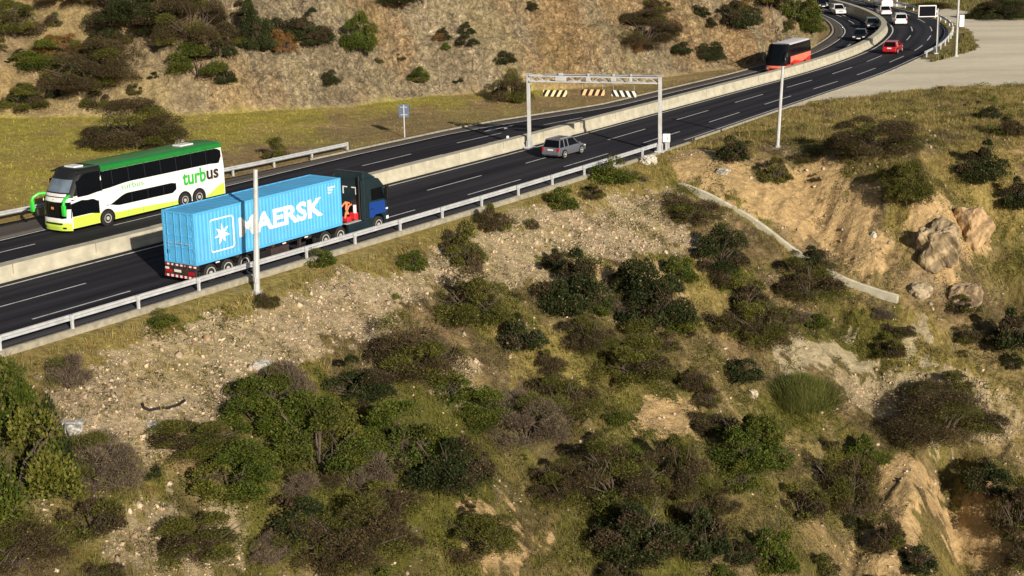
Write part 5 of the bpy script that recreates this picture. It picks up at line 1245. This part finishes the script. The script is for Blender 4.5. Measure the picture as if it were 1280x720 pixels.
# ------------------------------------------------------------------ cars
def car(name, px, py, z, away, paint, label, L=4.4, W=1.78, Hc=1.48, kind='hatch', cat='car', oo=None):
    p = ground(px, py, z); s_, o_ = so(p[:2]); s_ = float(s_[0]); o_ = float(o_[0]) if oo is None else oo
    p = P_(np.array([s_+L/2]), np.array([o_]))[0]; r = empty(name, (p[0], p[1], z+.006), heading(s_+L/2)+(0 if away else math.pi)); tag(r, label, cat)
    P = MT[paint]; bel = Hc*.60; h = L/2
    hood = .30 if kind in ('sedan', 'hatch', 'suv') else .13
    tops = {'hatch': [(-h, .62), (-h+.06, bel), (h-L*hood, bel), (h-L*.12, bel-.10), (h-.10, bel-.26), (h, .50)], 'suv': [(-h, .62), (-h+.05, bel), (h-L*hood, bel), (h-L*.10, bel-.10), (h-.08, bel-.26), (h, .52)],
            'sedan': [(-h, .62), (-h+.10, bel-.06), (-h+L*.2, bel), (h-L*hood, bel), (h-L*.1, bel-.13), (h-.08, bel-.28), (h, .48)], 'van': [(-h, .5), (-h+.02, bel), (h-.45, bel), (h-.1, bel-.25), (h, .5)],
            'pickup': [(-h, .62), (-h+.03, bel), (h-L*.24, bel), (h-L*.08, bel-.08), (h-.06, bel-.22), (h, .52)]}[kind]
    rings = []
    for x, zt in tops:
        q = 1-.10*max(0, (abs(x)-h*.72)/(h*.28))**2; w = W/2*q; zb = .24 if abs(x) < h-.03 else .34
        rings.append([(x, -w*.96, zb), (x, -w, .45*zt+.55*zb), (x, -w*.985, zt*.86), (x, -w*.90, zt), (x, w*.90, zt), (x, w*.985, zt*.86), (x, w, .45*zt+.55*zb), (x, w*.96, zb)])
    MB().loft(rings).build('body', P, r, bevel=.03)
    g0, g1, t0, t1 = {'hatch': (-h+.10, h-L*.27, -h+.42, h-L*.46), 'suv': (-h+.08, h-L*.27, -h+.34, h-L*.43), 'sedan': (-h+L*.16, h-L*.27, -h+L*.30, h-L*.45), 'van': (-h+.03, h-.42, -h+.10, h-1.15), 'pickup': (-h+L*.36, h-L*.23, -h+L*.40, h-L*.38)}[kind]
    wb, wt = W*.445, W*.36; zr = Hc-.045
    MB().loft([[(g0, -wb, bel-.01), (g1, -wb, bel-.01), (g1, wb, bel-.01), (g0, wb, bel-.01)], [(t0, -wt, zr), (t1, -wt, zr), (t1, wt, zr), (t0, wt, zr)]]).build('glasshouse', P if kind == 'van' else MT['dark_glass'], r)
    m = MB(); m.box(((t0+t1)/2, 0, Hc-.03), (t1-t0+.10, wt*2+.07, .07), bev=.028); m.build('roof', P, r)
    if kind == 'suv':
        for sg in (-1, 1): MB().tube([(t0+.2, sg*(wt-.04), Hc+.05), (t1-.1, sg*(wt-.04), Hc+.05)], .022, 6).build('roof_rail', MT['galv'], r)
    for sg in (-1, 1):
        m = MB(); mid = (t0+t1)/2
        cols_ = [(g1, t1), (mid+.1, mid+.08), (g0+.02, t0+.02)]+([(g0+.75, t0+.55)] if kind in ('suv', 'hatch') else [])
        for xb_, xt_ in cols_: m.tube([(xb_, sg*wb, bel-.01), (xt_, sg*(wt+.01), zr)], .045, 6)
        m.build('pillar', P, r)
        if kind == 'van':
            m = MB(); m.quad([(g1-.1, sg*(wb-.005), bel+.05), (g1-1.0, sg*(wb-.005), bel+.05), (t1-.55, sg*(wt+.045), zr-.14), (t1-.15, sg*(wt+.045), zr-.14)]); m.build('side_window', MT['dark_glass'], r)
        for x in (h-L*.19, -h+L*.19):
            MB().lathe_y([(sg*(W/2-.22), .36), (sg*(W/2+.004), .36), (sg*(W/2+.004), .02)], (x, 0, .34), 16).build('wheel_arch', MT['black_plastic'], r); wheel(r, x, sg*(W/2-.09), .33, .21, sg, .66)
        m = MB(); m.box((g1-.12, sg*(W/2+.07), bel+.07), (.12, .18, .13), bev=.03); m.build('mirror', P, r)
        m = MB(); m.box((-h+.02, sg*(W/2-.17), bel-.16), (.10, .17, .2 if kind != 'suv' else .26), bev=.02); m.build('tail_light', MT['lamp_red'], r)
        m = MB(); m.box((h-.07, sg*(W/2-.24), .60), (.12, .34, .14), bev=.03); m.build('headlight', MT['lamp_clear'], r)
    for xx, zz in ((-h-.005, .44), (h+.005, .40)): MB().box((xx, 0, zz), (.10, W*.9, .22), bev=.04).build('bumper', P, r)
    for xx, zz in ((-h-.03, .72), (h+.06, .42)): MB().box((xx, 0, zz), (.016, .5, .12)).build('licence_plate', MT['plate'], r)
    m = MB(); m.box((h+.0, 0, .6), (.08, W*.42, .10), bev=.01); m.build('grille', MT['black_plastic'], r)
    if kind == 'van':
        m = MB(); m.quad([(g1+.012, -wb*.9, bel+.04), (g1+.012, wb*.9, bel+.04), (t1+.03, wt*.92, zr-.08), (t1+.03, -wt*.92, zr-.08)]); m.build('windscreen', MT['dark_glass'], r)
        m = MB(); m.box((-h+.05, 0, bel+.28), (.04, W*.62, .36)); m.build('rear_window', MT['dark_glass'], r)
    if kind == 'pickup':
        m = MB(); m.box((-h+L*.18, 0, bel+.005), (L*.30, W*.72, .02)); m.build('load_bed', MT['black_plastic'], r)
    return r
car('car', 688, 199, 0, True, 'silver', 'silver estate car driving away under the gantry', 4.0, 1.72, 1.5, 'suv')
car('car', 1111, 68, 0, True, 'car_red', 'red hatchback driving away on the outer lanes of the bend', 4.1, 1.72, 1.46)
car('car', 1126, 32, 0, True, 'car_white', 'white car driving away on the bend, right below the van', 4.6, 1.84, 1.62, 'suv')
car('car', 1108, 20, 0, True, 'car_white', 'white low car just in front of the white van on the bend', 4.3, 1.75, 1.42, 'sedan')
car('van', 1109, 11, 0, True, 'car_white', 'tall white van farthest away on the right side of the bend', 5.6, 2.0, 2.5, 'van', 'van')
car('car', 1073, 52, -.5, False, 'car_black', 'black car coming round the bend, nearer one of the two dark cars', 4.4, 1.76, 1.45, 'sedan')
car('car', 1091, 37, -.5, False, 'car_grey', 'dark grey car coming round the bend beside the barrier', 4.4, 1.78, 1.46, 'hatch')
car('car', 1051, 19, -.5, False, 'car_white', 'white car coming toward the viewer alone, before the bend shoulder', 4.5, 1.8, 1.55, 'suv')
car('car', 1038, 10, -.5, False, 'car_white', 'white car coming round the bend, second from the top edge', 4.5, 1.8, 1.5, 'hatch')
car('pickup', 1022, 5, -.5, False, 'car_white', 'white pickup coming round the bend cut by the top edge', 5.0, 1.82, 1.72, 'pickup', 'pickup')
car('car', 1029, 11, -.5, False, 'car_black', 'small black car beside the white one near the top edge', 4.2, 1.72, 1.44, 'hatch')
# ------------------------------------------------------------------ light, sky, camera
AZ = math.atan2(.42, -.907); EL = R_(20)
w = bpy.data.worlds.new('World'); S.world = w; w.use_nodes = True; nt = w.node_tree
sk = nt.nodes.new('ShaderNodeTexSky'); sk.sky_type = 'NISHITA'; sk.sun_disc = False; sk.sun_elevation = EL; sk.sun_rotation = AZ
bg = nt.nodes['Background']; bg.inputs['Strength'].default_value = .05; nt.links.new(sk.outputs['Color'], bg.inputs['Color'])
sd = bpy.data.lights.new('sun', 'SUN'); sd.energy = 5.0; sd.angle = R_(.5); sd.color = (1.0, .90, .75)
so_l = bpy.data.objects.new('sun', sd); C.objects.link(so_l)
dirv = Vector((math.sin(AZ)*math.cos(EL), math.cos(AZ)*math.cos(EL), math.sin(EL)))
so_l.rotation_euler = dirv.to_track_quat('Z', 'Y').to_euler()
cd = bpy.data.cameras.new('camera'); co = bpy.data.objects.new('camera', cd); C.objects.link(co)
M = Matrix(((RT[0], UP[0], -FW[0], 0), (RT[1], UP[1], -FW[1], 0), (RT[2], UP[2], -FW[2], CAMH), (0, 0, 0, 1))); co.matrix_world = M
cd.sensor_width = 36; cd.lens = FPX/1280*36; cd.clip_start = 1; cd.clip_end = 9000
S.camera = co
S.render.engine = 'CYCLES'
S.view_settings.view_transform = 'Standard'; S.view_settings.look = 'None'; S.view_settings.gamma = 1; S.view_settings.use_curve_mapping = False
S.view_settings.exposure = 0.32
